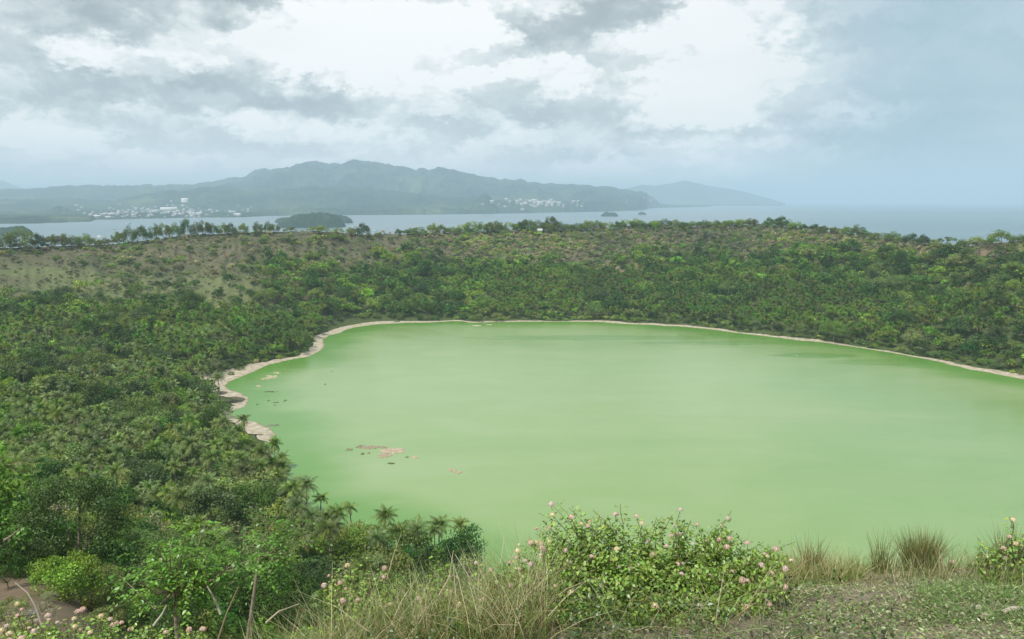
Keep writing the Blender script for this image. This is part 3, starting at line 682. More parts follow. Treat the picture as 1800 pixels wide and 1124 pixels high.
def palm_parts(Ht, nfr, L, npair, lw, base=(.138, .198, .040), lean=.6):
    tr = MB(); a = R.random() * 6.28; tip = np.array([math.cos(a) * lean, math.sin(a) * lean, Ht])
    pts = [np.array([tip[0] * t ** 1.8, tip[1] * t ** 1.8, Ht * t]) for t in np.linspace(0, 1, 7)]; pts[0][2] = -.8
    tube(tr, pts, np.linspace(.19, .11, 7), (.20, .175, .145), 6)
    cr = MB()
    for i in range(nfr):
        az = i * 2.39996 + R.normal() * .15; q = i / nfr
        e0 = math.radians(82 - 118 * q + R.normal() * 7); Lf = L * (.75 + .3 * R.random()) * (1 - .25 * (q < .15))
        n = npair; t = np.linspace(0, 1, n + 1); ang = e0 - t ** 1.3 * math.radians(72 + 14 * R.random()); ds = Lf / n
        hr = np.concatenate([[0], np.cumsum(np.cos(ang[:-1]) * ds)]); hz = np.concatenate([[0], np.cumsum(np.sin(ang[:-1]) * ds)])
        dr = np.array([math.cos(az), math.sin(az), 0]); sd_ = np.array([-dr[1], dr[0], 0])
        P = tip + hr[:, None] * dr + hz[:, None] * np.array([0, 0, 1.])
        T = unit(np.gradient(P, axis=0))
        col = vary(base, 1, .18, .06)[0]
        if q > .92: col = vary((.28, .21, .10), 1, .2, .05)[0]
        elif q > .80: col = vary((.21, .22, .06), 1, .2, .05)[0]
        # rachis as a thin strip
        ww = np.linspace(.05, .012, n + 1)[:, None]
        V = np.stack([P - sd_ * ww, P + sd_ * ww], 1).reshape(-1, 3); k = np.arange(n) * 2
        cr.add(V, np.stack([k, k + 1, k + 3, k + 2], 1), col * 1.5 + .02)
        ll = Lf * .24 * np.sin(np.clip(t * 1.05 + .12, 0, 1) * math.pi) ** .6 + .08
        for sgn in (-1, 1):
            m_ = slice(1, None); p0 = P[m_]; tt = T[m_]; drop = .45 + .5 * R.random(n)
            D = unit(sgn * sd_ * .9 + tt * .55 - np.array([0, 0, 1.]) * drop[:, None]); W = tt * lw
            l = (ll[m_] * (.85 + .3 * R.random(n)))[:, None]
            mid = p0 + D * l * .5 + np.array([0, 0, .03]); tipp = p0 + D * l - np.array([0, 0, .12]) * l
            V = np.stack([p0 - W * .3, p0 + W * .3, mid + W * .5, mid - W * .5, tipp + W * .1, tipp - W * .1], 1).reshape(-1, 3)
            b = np.arange(n) * 6; Qa = np.stack([b, b + 1, b + 2, b + 3], 1); Qb = np.stack([b + 3, b + 2, b + 4, b + 5], 1)
            cc = np.repeat(np.clip(col * (1 + .2 * R.normal(size=(n, 1))), .004, .8), 6, 0)
            cr.add(V, np.concatenate([Qa, Qb]), cc)
    return tr, cr

DK_, MD, LT, YL, OL, DR, GR = (.058, .106, .021), (.112, .170, .035), (.178, .250, .046), (.195, .268, .040), (.168, .202, .058), (.28, .238, .16), (.22, .225, .115)
# species: name, kind, look, builder(detail) ; detail 2 = near, 1 = mid, 0 = far
def sp_tree(Rr, Hc, Ht, col, yl=None, flat=.55, ncl=22, cl_r=.36, **kw):
    def f(dt):
        per, ls, nc = {2: (260, .17, ncl * 2), 1: (100, .34, int(ncl * 1.3)), 0: (22, .74, int(ncl * 1.0))}[dt]
        return tree_parts(Rr, Hc, Ht, nc, per, ls * (Rr / 3.4) ** .35, col, nlimb=6 if dt else 2, yellow=yl, flat=flat, cl_r=cl_r * (.8 if dt == 2 else 1), **kw)
    return f
def sp_palm(Ht, nfr, L):
    def f(dt):
        return palm_parts(Ht, nfr, L, {2: 24, 1: 15, 0: 6}[dt], {2: .13, 1: .17, 0: .42}[dt])
    return f
SPEC = {
    'tree': [
        ('dense dark green round-crowned tree', sp_tree(3.7, 6.0, 2.6, DK_, ncl=26)),
        ('mid green broad-crowned tree', sp_tree(4.1, 5.2, 3.0, MD)),
        ('fresh light green tree with a loose crown', sp_tree(3.3, 5.0, 2.6, LT, YL, ncl=18)),
        ('olive green spreading tree', sp_tree(3.9, 4.2, 3.0, OL, ncl=20, flat=.4)),
        ('yellow green flat-topped tree', sp_tree(3.9, 3.5, 3.2, LT, YL, ncl=18, flat=.3)),
        ('tall dark tree with a clumpy crown', sp_tree(3.2, 7.2, 3.4, DK_, ncl=24, cl_r=.42))],
    'shrub': [
        ('rounded mid green shrub', sp_tree(2.1, 2.6, .7, MD, ncl=13, cl_r=.42)),
        ('grey green dry shrub', sp_tree(1.9, 2.3, .8, GR, ncl=12, cl_r=.42)),
        ('brown nearly leafless shrub', sp_tree(1.8, 2.0, .9, DR, ncl=10, cl_r=.42)),
        ('bright yellow green rounded bush', sp_tree(2.2, 2.5, .6, YL, ncl=14, cl_r=.42)),
        ('olive low bush', sp_tree(2.3, 2.1, .6, OL, ncl=13, cl_r=.42)),
        ('dark green compact bush', sp_tree(2.0, 2.6, .6, DK_, ncl=13, cl_r=.42))],
    'palm': [
        ('tall coconut palm with arching fronds', sp_palm(10.5, 24, 4.1)),
        ('coconut palm with drooping older fronds', sp_palm(8.5, 28, 3.9)),
        ('short coconut palm with upright fronds', sp_palm(5.5, 20, 3.7)),
        ('slender coconut palm with a small crown', sp_palm(9.5, 18, 3.2))]}
LOD = {}
for kd, L in SPEC.items():
    for si, (lk, f) in enumerate(L):
        for dt in (2, 1, 0):
            vs = []
            for v in range({2: 1, 1: 2, 0: 3}[dt]):
                vs.append(f(dt))
            LOD[kd, si, dt] = vs

# ---- where plants stand
def scatter(sp, x0, x1, y0, y1):
    nx = int((x1 - x0) / sp); ny = int((y1 - y0) / sp)
    X, Y = np.meshgrid(np.arange(nx), np.arange(ny)); X = X.ravel() + (Y.ravel() % 2) * .5
    X = x0 + (X + R.uniform(-.42, .42, X.size)) * sp; Y = y0 + (Y.ravel() + R.uniform(-.42, .42, Y.size)) * sp
    return X, Y
def project(x, y, z):
    xx, yy, zz = x, y, z - EYE
    fw = yy * math.cos(TH) - zz * math.sin(TH); up = yy * math.sin(TH) + zz * math.cos(TH)
    return 900 + F * xx / np.maximum(fw, .1), 562 - F * up / np.maximum(fw, .1), fw

plants = []   # x, y, z, kind, species, scale
def add_plants(x, y, kind, sp, sc, keepz=None):
    z = H(x, y) if keepz is None else keepz
    ht = {'palm': 10.5, 'tree': 7.5, 'shrub': 3.0}[kind] * np.asarray(sc); u, v, f = project(x, y, z + ht)
    open_ = (u > 392) & (u < 494) & (v < 738 + (u - 398) * .60) & (f < 372) & (sd(x, y) < 60)      # low open bank by the sand spit
    for i in np.where(~open_)[0]: plants.append((x[i], y[i], z[i], kind, int(sp[i]), float(sc[i])))

X, Y = scatter(5.6, -640, 620, 40, 960)
s = sd(X, Y); r = np.hypot(X, Y); az = np.degrees(np.arctan2(X, Y)); t, _ = slope_t(X, Y)
u_, v_, fw = project(X, Y, H(X, Y) + 5)
ok = (np.abs(az) < 36) & (u_ > -90) & (u_ < 1890) & (t < 1.04) & (r > 70)
bwn = 4.5 + 8 * (fbm(X / 38, Y / 38, 61, 3) - .35)
hx, hy = at_z(385, 690); bwn += 15 * np.exp(-((X - hx) ** 2 + (Y - hy) ** 2) / 24 ** 2)
hx, hy = at_z(440, 655); bwn += 7 * np.exp(-((X - hx) ** 2 + (Y - hy) ** 2) / 28 ** 2)
hx, hy = at_z(640, 572); bwn += 11 * np.exp(-((X - hx) ** 2 + (Y - hy) ** 2) / 45 ** 2)
bwn = np.where((az > -8) & (r > 500), bwn + 2, bwn); bwn = np.where(r < 318, 1.2, bwn)
ok &= s > bwn
dry = dryness(X, Y); mw = meadow(X, Y); so = soilm(X, Y)
rnd = R.random(len(X)); pn = fbm(X / 42, Y / 42, 101, 3); cn = fbm(X / 26, Y / 26, 103, 3)
# palm share by area
pshare = np.clip((pn - .39) * 5.5, 0, 1) * .80 * (1 - smooth(.30, .52, t))
pshare = np.where((az < -13) & (r > 200), np.clip(pshare * 1.0 + .12 * (1 - smooth(.25, .5, t)), 0, .68), pshare)
pshare = np.where(r < 230, .10 + .22 * (pn > .5), pshare); pshare = np.where((r < 130) & (az < -19), .04, pshare)
pshare *= (1 - mw)
left = az < -7.5
dens = np.where(left, 1 - .74 * dry, 1 - .25 * dry); dens = dens * (1 - .8 * mw) * (1 - .95 * so)
dens = np.where((r < 110) & (az < -22), dens * .62, dens)
ok &= (rnd < dens) & ~((az > -2.2) & (r < 300)) 
idx = np.where(ok)[0]; kind = np.empty(len(X), object); spc = np.zeros(len(X), int); sca = np.ones(len(X))
for i in idx:
    q = R.random(); c_ = cn[i]
    if dry[i] > .35 + .3 * R.random():
        kind[i] = 'shrub'
        spc[i] = R.choice(6, p=[.06, .28, .34, .02, .27, .03] if not left[i] else [.12, .3, .3, 0, .2, .08]); sca[i] = .75 + .8 * R.random()
        if R.random() < .10 * (1 if left[i] else 1.6): kind[i] = 'tree'; spc[i] = R.choice([1, 3, 4, 2, 0]); sca[i] = .55 + .3 * R.random()
    elif q < pshare[i]:
        kind[i] = 'palm'; spc[i] = R.choice(4, p=[.34, .3, .16, .2]); sca[i] = .85 + .38 * R.random()
    elif R.random() < .20 + .5 * mw[i]:
        kind[i] = 'shrub'; spc[i] = R.choice(6, p=[.3, .12, .04, .12, .25, .17]); sca[i] = 1.1 + 1.1 * R.random()
    else:
        kind[i] = 'tree'
        w6 = np.array([.30, .26, .10, .14, .06, .14]) if c_ < .5 else np.array([.12, .24, .24, .18, .14, .08])
        spc[i] = R.choice(6, p=w6); sca[i] = .65 + 1.05 * R.random() ** 2.0
    if s[i] < bwn[i] + 6 and kind[i] != 'palm': kind[i] = 'shrub'; spc[i] = R.choice([0, 0, 5, 4]); sca[i] = .9 + .5 * R.random()
for k in ('tree', 'shrub', 'palm'):
    j = [i for i in idx if kind[i] == k]; add_plants(X[j], Y[j], k, spc[j], sca[j])
# undergrowth shrubs filling between
X, Y = scatter(3.6, -560, 560, 60, 930); s = sd(X, Y); t, az = slope_t(X, Y); r = np.hypot(X, Y); dry = dryness(X, Y); so = soilm(X, Y)
u_, v_, fw = project(X, Y, H(X, Y) + 2); left = az < -7.5
bwn = 4.5 + 8 * (fbm(X / 38, Y / 38, 61, 3) - .35)
hx, hy = at_z(385, 690); bwn += 15 * np.exp(-((X - hx) ** 2 + (Y - hy) ** 2) / 24 ** 2)
hx, hy = at_z(640, 572); bwn += 13 * np.exp(-((X - hx) ** 2 + (Y - hy) ** 2) / 45 ** 2)
bwn = np.where(r < 318, .8, bwn)
p = np.where(dry > .4, np.where(left, .30 + .5 * (fbm(X / 30, Y / 30, 133, 3) > .5), .62), .30) * (1 - .93 * so) * np.where(meadow(X, Y) > .5, .6, 1)
p = np.where((r < 110) & (az < -22), .5 * (1 - .93 * so), p)
ok = (s > bwn) & ~((az > -2.2) & (r < 300)) & (u_ > -60) & (u_ < 1860) & (t < 1.0) & (r > 75) & (R.random(len(X)) < p); j = np.where(ok)[0]
sp6 = np.array([R.choice(6, p=([.10, .28, .14, .02, .30, .16] if left[i] else [.04, .32, .36, .02, .24, .02])) if dry[i] > .4 else R.choice(6, p=[.33, .09, .04, .12, .2, .22]) for i in j])
add_plants(X[j], Y[j], 'shrub', sp6, np.where((dry[j] > .4) & left[j], .28 + .3 * R.random(len(j)), .5 + .55 * R.random(len(j))))

# distinctive hand-placed plants: px, py of the foot's approximate place on the ground

CACHE = {}
def parts_for(kd, si, dt, v=0):
    key = (kd, si, dt, v)
    if key not in CACHE:
        tr, cr = LOD[kd, si, dt][v % len(LOD[kd, si, dt])]
        CACHE[key] = (tr.mesh('trunk', [M_bark], True), cr.mesh('crown', [M_leaf]))
    return CACHE[key]
def whole_for(kd, si, dt, v=0):
    key = ('w', kd, si, dt, v)
    if key not in CACHE:
        tr, cr = LOD[kd, si, dt][v % len(LOD[kd, si, dt])]
        a, b = tr.get(), cr.get(); n = len(a[0])
        CACHE[key] = mesh_np(kd, np.concatenate([a[0], b[0]]), np.concatenate([a[1], b[1] + n]), [M_bark, M_leaf], np.concatenate([a[2], b[2]]),
                             mi=np.concatenate([np.zeros(len(a[1])), np.ones(len(b[1]))]))
    return CACHE[key]
NAMES = {'tree': 'broadleaf_tree', 'shrub': 'shrub', 'palm': 'coconut_palm'}
CATS = {'tree': 'tree', 'shrub': 'shrub', 'palm': 'palm tree'}
def plant_obj(kd, si, dt, loc, sc, label, group=None, parts=True, rz=None, name=None, sz=None, v=0):
    n = name or NAMES[kd]
    if parts:
        o = empty(n, loc); tr, cr = parts_for(kd, si, dt, v)
        ob('trunk' if kd != 'shrub' else 'stem', tr, o); ob('crown' if kd != 'shrub' else 'foliage', cr, o)
    else:
        o = ob(n, whole_for(kd, si, dt, v), loc=loc)
    o.rotation_euler.z = R.random() * 6.28 if rz is None else rz; o.scale = (sc, sc, sc if sz is None else sz)
    tag(o, label, CATS[kd], group); return o

# ---- choose the individually built ones, the rest become masses
arr = np.array([(p[0], p[1], p[2], p[4], p[5]) for p in plants]); kd_ = np.array([p[3] for p in plants])
hgt = np.where(kd_ == 'palm', 9, np.where(kd_ == 'tree', 6, 2)) * arr[:, 4]
u_, v_, fw = project(arr[:, 0], arr[:, 1], arr[:, 2] + hgt)
inside = (u_ > 4) & (u_ < 1796) & (v_ < 1085)
# seen over terrain and over the foreground brow?
vis = np.ones(len(arr), bool)
for f_ in np.linspace(.02, .97, 40):
    hx = arr[:, 0] * f_; hy = arr[:, 1] * f_; vis &= (EYE + (arr[:, 2] + hgt - EYE) * f_) > H(hx, hy, False) + np.where(hx * 0 + np.hypot(hx, hy) < 6, .25, 0)
# crude cover by neighbours nearer to the camera: keep, per screen cell, the ones whose top is highest
size = np.where(kd_ == 'palm', 6.5, np.where(kd_ == 'tree', 7, 3.6)) * arr[:, 4] / fw
cover = np.zeros(len(arr))
order = np.argsort(fw); grid = np.full((460, 290), 9999.0)     # 4 px columns, lowest covered row... highest row reached so far
for i in order:
    if not (inside[i] or (0 <= u_[i] < 1800)): continue
    half = max(1, int(size[i] * F / 4 / 2 * .8)); c0 = int(u_[i] / 4)
    cols = slice(max(0, c0 - half), min(450, c0 + half + 1)); g0 = grid[cols, 0]
    if len(g0) == 0: continue
    cover[i] = np.mean(v_[i] > g0 - 3)          # its top is under what stands before it
    grid[cols, 0] = np.minimum(g0, v_[i] + 2)
good = inside & vis & (cover < .6)
single = np.zeros(len(arr), bool)
for k in ('palm', 'tree', 'shrub'):
    j = np.where(good & (kd_ == k))[0]; j = j[np.argsort(-size[j])][:{'palm': 300, 'tree': 258, 'shrub': 270}[k]]; single[j] = True
def region(x, y):
    r = math.hypot(x, y); a = math.degrees(math.atan2(x, y)); t = float(slope_t(np.array([x]), np.array([y]))[0][0]); s_ = float(sd(np.array([x]), np.array([y]))[0])
    if t > .55: return 'on the upper far slope of the crater'
    if a > 3 and t > .15: return 'on the wooded slope behind the right shore'
    if a > -8 and r > 400: return 'behind the far shore of the lake'
    if s_ < 16: return 'at the edge of the left lakeshore'
    if r < 130: return 'on the near hillside at the lower left'
    if r < 215: return 'on the lower hillside left of the lake'
    return 'in the dense grove left of the lake'
cnt = {}
for i in np.where(single)[0]:
    k = kd_[i]; si = int(arr[i, 3]); rg = region(arr[i, 0], arr[i, 1]); lk = SPEC[k][si][0]
    dt = 2 if fw[i] < 150 else 1
    plant_obj(k, si, dt, (arr[i, 0], arr[i, 1], arr[i, 2] - .15), arr[i, 4], f'{lk} {rg}', f'{lk} {rg}', parts=fw[i] < 190, v=i % 2)
    cnt[k] = cnt.get(k, 0) + 1
PATCH = fbm(arr[:, 0] / 38, arr[:, 1] / 38, 171, 3)
RES = {k: np.where((~single) & (kd_ == k))[0] for k in SPEC}
for k, nm, lb in (('palm', 'palm_grove', 'dense grove of distant coconut palms around the lake'), ('tree', 'woodland', 'distant mixed broadleaf forest covering the crater floor and slopes'),
                  ('shrub', 'undergrowth', 'dense scrub and undergrowth covering the crater slopes')):
    Vs, Qs, Cs, Ms, n = [], [], [], [], 0
    for i in RES[k]:
        si = int(arr[i, 3]); near = fw[i] < 300; dt = 1 if fw[i] < 300 else 0
        vv = LOD[k, si, dt]; tr, cr = vv[i % len(vv)]
        (Va, Qa, Ca), (Vb, Qb, Cb) = tr.get(), cr.get()
        if fw[i] > 420: Va, Qa, Ca = Va[:0], Qa[:0], Ca[:0]
        V = np.concatenate([Va, Vb]); Q = np.concatenate([Qa, Qb + len(Va)]); C = np.concatenate([Ca, Cb * (.72 + .6 * R.random()) * (1 + np.array([.9, .8, .5]) * (float(PATCH[i]) - .5) * 1.5) * (1 + .08 * R.normal(size=3))])
        a = R.random() * 6.28; c_, s_ = math.cos(a), math.sin(a); sc = arr[i, 4]
        V = np.stack([V[:, 0] * c_ - V[:, 1] * s_, V[:, 0] * s_ + V[:, 1] * c_, V[:, 2]], 1) * sc * np.array([1, 1, .85 + .3 * R.random()]) + arr[i, :3] - np.array([0, 0, .15])
        Vs.append(V.astype(np.float32)); Qs.append((Q + n).astype(np.int32)); Cs.append(C.astype(np.float32)); Ms.append(np.concatenate([np.zeros(len(Qa), np.int32), np.ones(len(Qb), np.int32)])); n += len(V)
    me = mesh_np(nm, np.concatenate(Vs), np.concatenate(Qs), [M_bark, M_leaf], np.concatenate(Cs), mi=np.concatenate(Ms))
    o = ob(nm, me); tag(o, lb, {'palm': 'palm grove', 'tree': 'forest', 'shrub': 'undergrowth'}[k], kind='stuff')
    print(nm, len(RES[k]), 'faces', len(me.polygons))
    del Vs, Qs, Cs, Ms
print('singles', cnt)

# ---- trees standing on the rim against the bay
def rim_point(px):
    a = azd(px); Y = float(np.interp(a, RA, RY)) - 3; x = Y * math.tan(math.radians(a)); return x, Y
def rim(px, toprow, wpx, si, label, group=None, kd='tree', off=0.0):
    x, Y = rim_point(px); Y += off; x = Y * math.tan(math.radians(azd(px))); z = H1(x, Y)
    top = EYE - depth_of(toprow, Y); hh = max(2.2, top - z); ww = wpx / F * Y
    H0 = {'tree': [8.1, 7.7, 7.1, 6.6, 6.1, 10.0], 'shrub': [3.2, 3.0, 2.8, 3, 2.6, 3.1], 'palm': [12.3, 10.2, 7.5, 11.2]}[kd][si]; R0 = {'tree': [8.4, 9.2, 7.4, 8.8, 8.8, 7.4], 'shrub': [4.7, 4.3, 4, 4.9, 5, 4.6], 'palm': [7.5, 7, 6, 6]}[kd][si]
    sk_ = .0 if kd == 'palm' else .34
    zs = hh / (H0 * (1 - sk_))
    ww *= 1.0 if kd == 'palm' else 1.25
    return plant_obj(kd, si, 1, (x, Y, z - .3 - zs * H0 * sk_), ww / R0, label, group, parts=hh > 5, sz=zs)
gl = 'row of round trees along the left crater rim'
for i, (px, tr_, wp, si) in enumerate([(8, 413, 22, 1), (40, 402, 40, 1), (70, 411, 20, 0), (94, 413, 22, 3), (112, 412, 30, 3), (130, 415, 20, 1), (152, 412, 28, 1), (172, 420, 14, 3), (188, 419, 16, 3),
        (211, 408, 22, 3), (230, 399, 18, 1), (253, 398, 28, 0), (276, 395, 18, 1), (292, 394, 20, 3), (312, 393, 18, 1), (348, 392, 20, 1), (362, 389, 20, 3), (376, 394, 15, 1),
        (395, 393, 16, 1), (407, 393, 18, 0), (430, 393, 17, 3), (455, 391, 16, 1), (474, 390, 14, 1), (487, 395, 12, 3)]):
    rim(px, tr_, wp, si, ['dense round rim tree in the left row before the bay', 'mid green round rim tree in the left row before the bay', '', 'olive rounded rim tree in the left row before the bay'][si], gl)
rim(331, 384, 17, 5, 'tallest thin tree rising above the left rim row')
rim(563, 397, 30, 3, 'greyish spreading tree on the rim right of the wooded island'); rim(585, 412, 34, 4, 'bright yellow green tree just below the rim crest', off=-14)
rim(618, 400, 16, 3, 'thin brownish tree left of the dark round rim tree'); rim(640, 393, 24, 0, 'dark round tree alone on the rim before the bay')
rim(700, 402, 10, 5, 'little lone tree sticking up on the middle rim'); rim(597, 400, 14, 2, 'small light green rim tree beside the brownish one')
gm = 'low trees and bushes along the middle rim'
for px in list(range(726, 1330, 17)):
    q = R.random(); hgt_ = 8 + 8 * fbm(np.array([px / 40.]), np.array([2.]), 7, 2)[0] + (5 if 800 < px < 960 else 0)
    ry = float(np.interp(px, rimx, rimy)); si = int(R.choice([1, 2, 3, 0], p=[.35, .25, .25, .15]))
    rim(px + R.normal() * 3, ry - hgt_ + R.normal() * 1.5, 18 + 8 * R.random(), si, ['dark', 'mid green', 'light green', 'olive'][si] + ' low tree on the middle rim crest before the bay', gm)
rim(970, 380, 20, 5, 'tallest tree on the middle rim right of the small hut'); rim(962, 388, 16, 1, 'tree leaning on the left of the tallest middle rim tree')
rim(985, 391, 22, 1, 'broad tree on the right of the tallest middle rim tree'); rim(924, 385, 20, 5, 'second tallest dark tree on the middle rim left of the hut')
rim(1093, 389, 10, 5, 'thin tree at the left end of the sparse rim row'); rim(1115, 390, 12, 1, 'thin tree second in the sparse rim row'); rim(1148, 389, 14, 1, 'thin tree at the right end of the sparse rim row')
rim(1350, 383, 17, 0, 'small dark round tree left of the twin crest tree'); rim(1369, 381, 26, 0, 'broad dark round tree on the highest part of the right rim')
rim(1396, 390, 22, 2, 'light green tree right of the broad dark crest tree'); rim(1411, 394, 12, 0, 'small dark oval tree on the right rim'); rim(1430, 394, 18, 0, 'first dark ball-shaped tree of the right rim pair')
rim(1444, 397, 14, 0, 'second smaller dark ball-shaped tree of the right rim pair'); rim(1463, 399, 16, 3, 'olive round tree on the right rim'); rim(1484, 398, 18, 2, 'pale green tree on the right rim descent')
rim(1504, 396, 22, 1, 'large rounded mid green tree on the right rim descent'); rim(1524, 408, 16, 1, 'low tree left of the long green thicket on the rim'); rim(1545, 409, 26, 2, 'light green thicket tree on the right rim')
rim(1568, 408, 22, 1, 'mid green thicket tree on the right rim'); rim(1600, 411, 30, 0, 'dark broad tree left of the sea gap on the right rim'); rim(1621, 413, 20, 0, 'dark oval tree beside the sea gap on the right rim')
rim(1640, 420, 14, 3, 'shorter of two palms standing in the sea gap on the right rim', kd='palm'); rim(1663, 415, 17, 3, 'taller of two palms standing in the sea gap on the right rim', kd='palm')
rim(1690, 421, 20, 1, 'low bushy tree right of the two rim palms'); rim(1712, 417, 26, 4, 'flat spreading tree right of the two rim palms'); rim(1735, 420, 16, 1, 'low tree left of the umbrella tree')
rim(1757, 407, 34, 4, 'large umbrella-shaped tree on the right rim'); rim(1790, 413, 26, 1, 'tree at the right end of the rim'); rim(1820, 416, 30, 1, 'last tree on the right rim', off=0)
# hut on the rim
x, Y = rim_point(948); z = H1(x, Y - 6)
r_ = empty('rim_hut', (x, Y - 6, z)); tag(r_, 'small white gabled hut among the trees on the middle rim', 'hut')
mb = MB(); a, b, h_ = 2.6, 2.2, 3.0
mb.add([(-a, -b, -1), (a, -b, -1), (a, b, -1), (-a, b, -1), (-a, -b, h_), (a, -b, h_), (a, b, h_), (-a, b, h_)], [(0, 1, 5, 4), (1, 2, 6, 5), (2, 3, 7, 6), (3, 0, 4, 7)], (.35, .34, .32)); ob('wall', mb.mesh('wall', [M_vc]), r_)
mb = MB(); mb.add([(-a - .4, -b - .5, h_), (a + .4, -b - .5, h_), (a + .4, 0, h_ + 2.2), (-a - .4, 0, h_ + 2.2), (-a - .4, b + .5, h_), (a + .4, b + .5, h_)], [(0, 1, 2, 3), (3, 2, 5, 4)], (.55, .55, .54)); ob('roof', mb.mesh('roof', [M_vc]), r_)
# road along the left rim
P = [rim_point(px) for px in range(-20, 575, 12)]; V = []
for (x, Y) in P:
    for k in (-1.6, 1.6): V.append((x, Y - 5 + k, H1(x, Y - 5) + .25 + k * .04))
Q = [(2 * i, 2 * i + 2, 2 * i + 3, 2 * i + 1) for i in range(len(P) - 1)]
tag(ob('rim_road', mesh_np('rim_road', V, Q, [M_vc], np.tile((.26, .24, .22), (len(V), 1)))), 'narrow road along the left crater rim', kind='structure')

# ------------------------------------------------------------------ bushes on the near left hillside
def hill2(px, top, hgt, kd, si, label, lo=60):
    d = ray(px, top); Ys = np.geomspace(lo, 700, 900); t = Ys / d[1]; xs = d[0] * t; zs = EYE + d[2] * t - hgt; hs = H(xs, Ys)
    k = np.where((hs > zs) & (sd(xs, Ys) > 2))[0]; i = k[0] if len(k) else int(np.argmin(zs - hs))
    H0 = {'tree': [8.1, 7.7, 7.1, 6.6, 6.1, 10.0], 'shrub': [3.2, 3.0, 2.8, 3, 2.6, 3.1], 'palm': [12.3, 10.2, 7.5, 11.2]}[kd][si]
    return plant_obj(kd, si, 2, (xs[i], Ys[i], hs[i] - .1), hgt / H0, label)
def hill(px, base, top, wpx, kd, si, label, name=None, lo=15, Y=None):
    x, y, z = foot(px, base, lo)
    if Y: y = Y; x = (px - 900) / F * y * 1.06; z = H1(x, y); base = 562 + F * math.tan(math.atan((EYE - z) / y) - TH)
    ww = wpx / F * y; hh = depth_of(base, y) - depth_of(top, y)
    R0 = {'tree': [8.4, 9.2, 7.4, 8.8, 8.8, 7.4], 'shrub': [4.7, 4.3, 4, 4.9, 5, 4.6], 'palm': [7.5, 7, 6, 6]}[kd][si]
    H0 = {'tree': [8.1, 7.7, 7.1, 6.6, 6.1, 10.0], 'shrub': [3.2, 3.0, 2.8, 3, 2.6, 3.1], 'palm': [12.3, 10.2, 7.5, 11.2]}[kd][si]
    return plant_obj(kd, si, 2, (x, y, z - .1), ww / R0, label, parts=True, sz=hh / H0 * 1.0, name=name)
hill(122, 1062, 978, 130, 'shrub', 3, 'bright yellow green rounded bush beside the bare brown slope')
hill(15, 1035, 968, 60, 'shrub', 5, 'dark green bush at the left edge above the brown slope')
hill(205, 1085, 1000, 110, 'shrub', 0, 'loose green shrub right of the bright yellow green bush')
hill(190, 985, 905, 120, 'shrub', 4, 'olive broad bush above the bright yellow green bush')
hill(262, 1000, 905, 110, 'shrub', 1, 'grey green twiggy bush with thin bare stems, right of the olive broad bush')
hill(70, 960, 875, 120, 'shrub', 1, 'grey green feathery bush at the top of the brown slope')
hill(310, 940, 880, 110, 'shrub', 3, 'wide fresh green bush behind the big leafy tree')
hill(20, 930, 880, 80, 'shrub', 0, 'mid green bush at the left edge above the brown slope')
hill(135, 925, 870, 90, 'tree', 4, 'yellow green low tree between the grey feathery bush and the wide fresh bush')
hill2(330, 1012, 3.0, 'shrub', 1, 'grey green dry shrub in front of the leafy tree trunk', 22)
hill2(450, 1010, 4.0, 'shrub', 5, 'dark green shrub under the leafy tree', 22)
hill2(255, 1040, 2.2, 'shrub', 2, 'brown dry shrub behind the lower left flowers', 28)
hill(60, 1118, 1066, 90, 'shrub', 2, 'brown dry shrub low on the bare slope at lower left')
for a in [(500, 1035, 3.2, 'shrub', 0, 'green shrub between the leafy tree and the short palms', 20), (640, 985, 7, 'tree', 2, 'light green tree showing between the short palms and the dry grass', 60),
          (560, 935, 7, 'tree', 1, 'broad green tree below the lone pair of palms', 90), (655, 925, 8, 'tree', 0, 'dark green round tree between the lone pair and the palm cluster', 90), (610, 958, 6, 'tree', 4, 'bright green tree in front of the lone pair of palms', 90),
          (875, 945, 7, 'tree', 3, 'grey green tree against the water left of the big flowering bush', 90), (845, 958, 6, 'tree', 0, 'dark green tree right of the lower shore palms', 90), (690, 962, 7, 'palm', 2, 'bushy low palm in front of the lower shore cluster', 90),
          (40, 1000, 1.0, 'shrub', 2, 'small brown twiggy shrub on the upper bare slope', 30), (85, 1040, .9, 'shrub', 1, 'tiny grey green shrub on the bare slope left of the yellow green bush', 30), (20, 1055, 1.2, 'shrub', 4, 'small olive bush at the left edge of the bare slope', 30), (70, 985, 1.6, 'shrub', 0, 'small green bush at the upper end of the bare slope', 30), (180, 1075, 1.4, 'shrub', 4, 'olive bush below the yellow green rounded bush', 25),
          (160, 960, 3.4, 'shrub', 0, 'fresh green rounded bush above the yellow green one', 40), (245, 950, 3.2, 'shrub', 3, 'light green rounded bush left of the slender leafy tree', 40),
          (545, 1010, 7, 'palm', 2, 'short palm clump rising right under the dry grass tips', 60), (590, 990, 7.5, 'palm', 2, 'short palm beside the dark palm clump left of the dry grass', 60), (820, 960, 7, 'tree', 5, 'dark clumpy tree hiding the foot of the rightmost shore palm', 90),
          (570, 1040, 6, 'palm', 2, 'lowest short palm almost hidden by the grass at lower centre', 50), (760, 955, 7, 'palm', 2, 'full low palm in the middle of the lower shore cluster', 90), (720, 975, 7, 'tree', 1, 'green tree in front of the lower shore cluster', 90)]:
    hill2(*a)
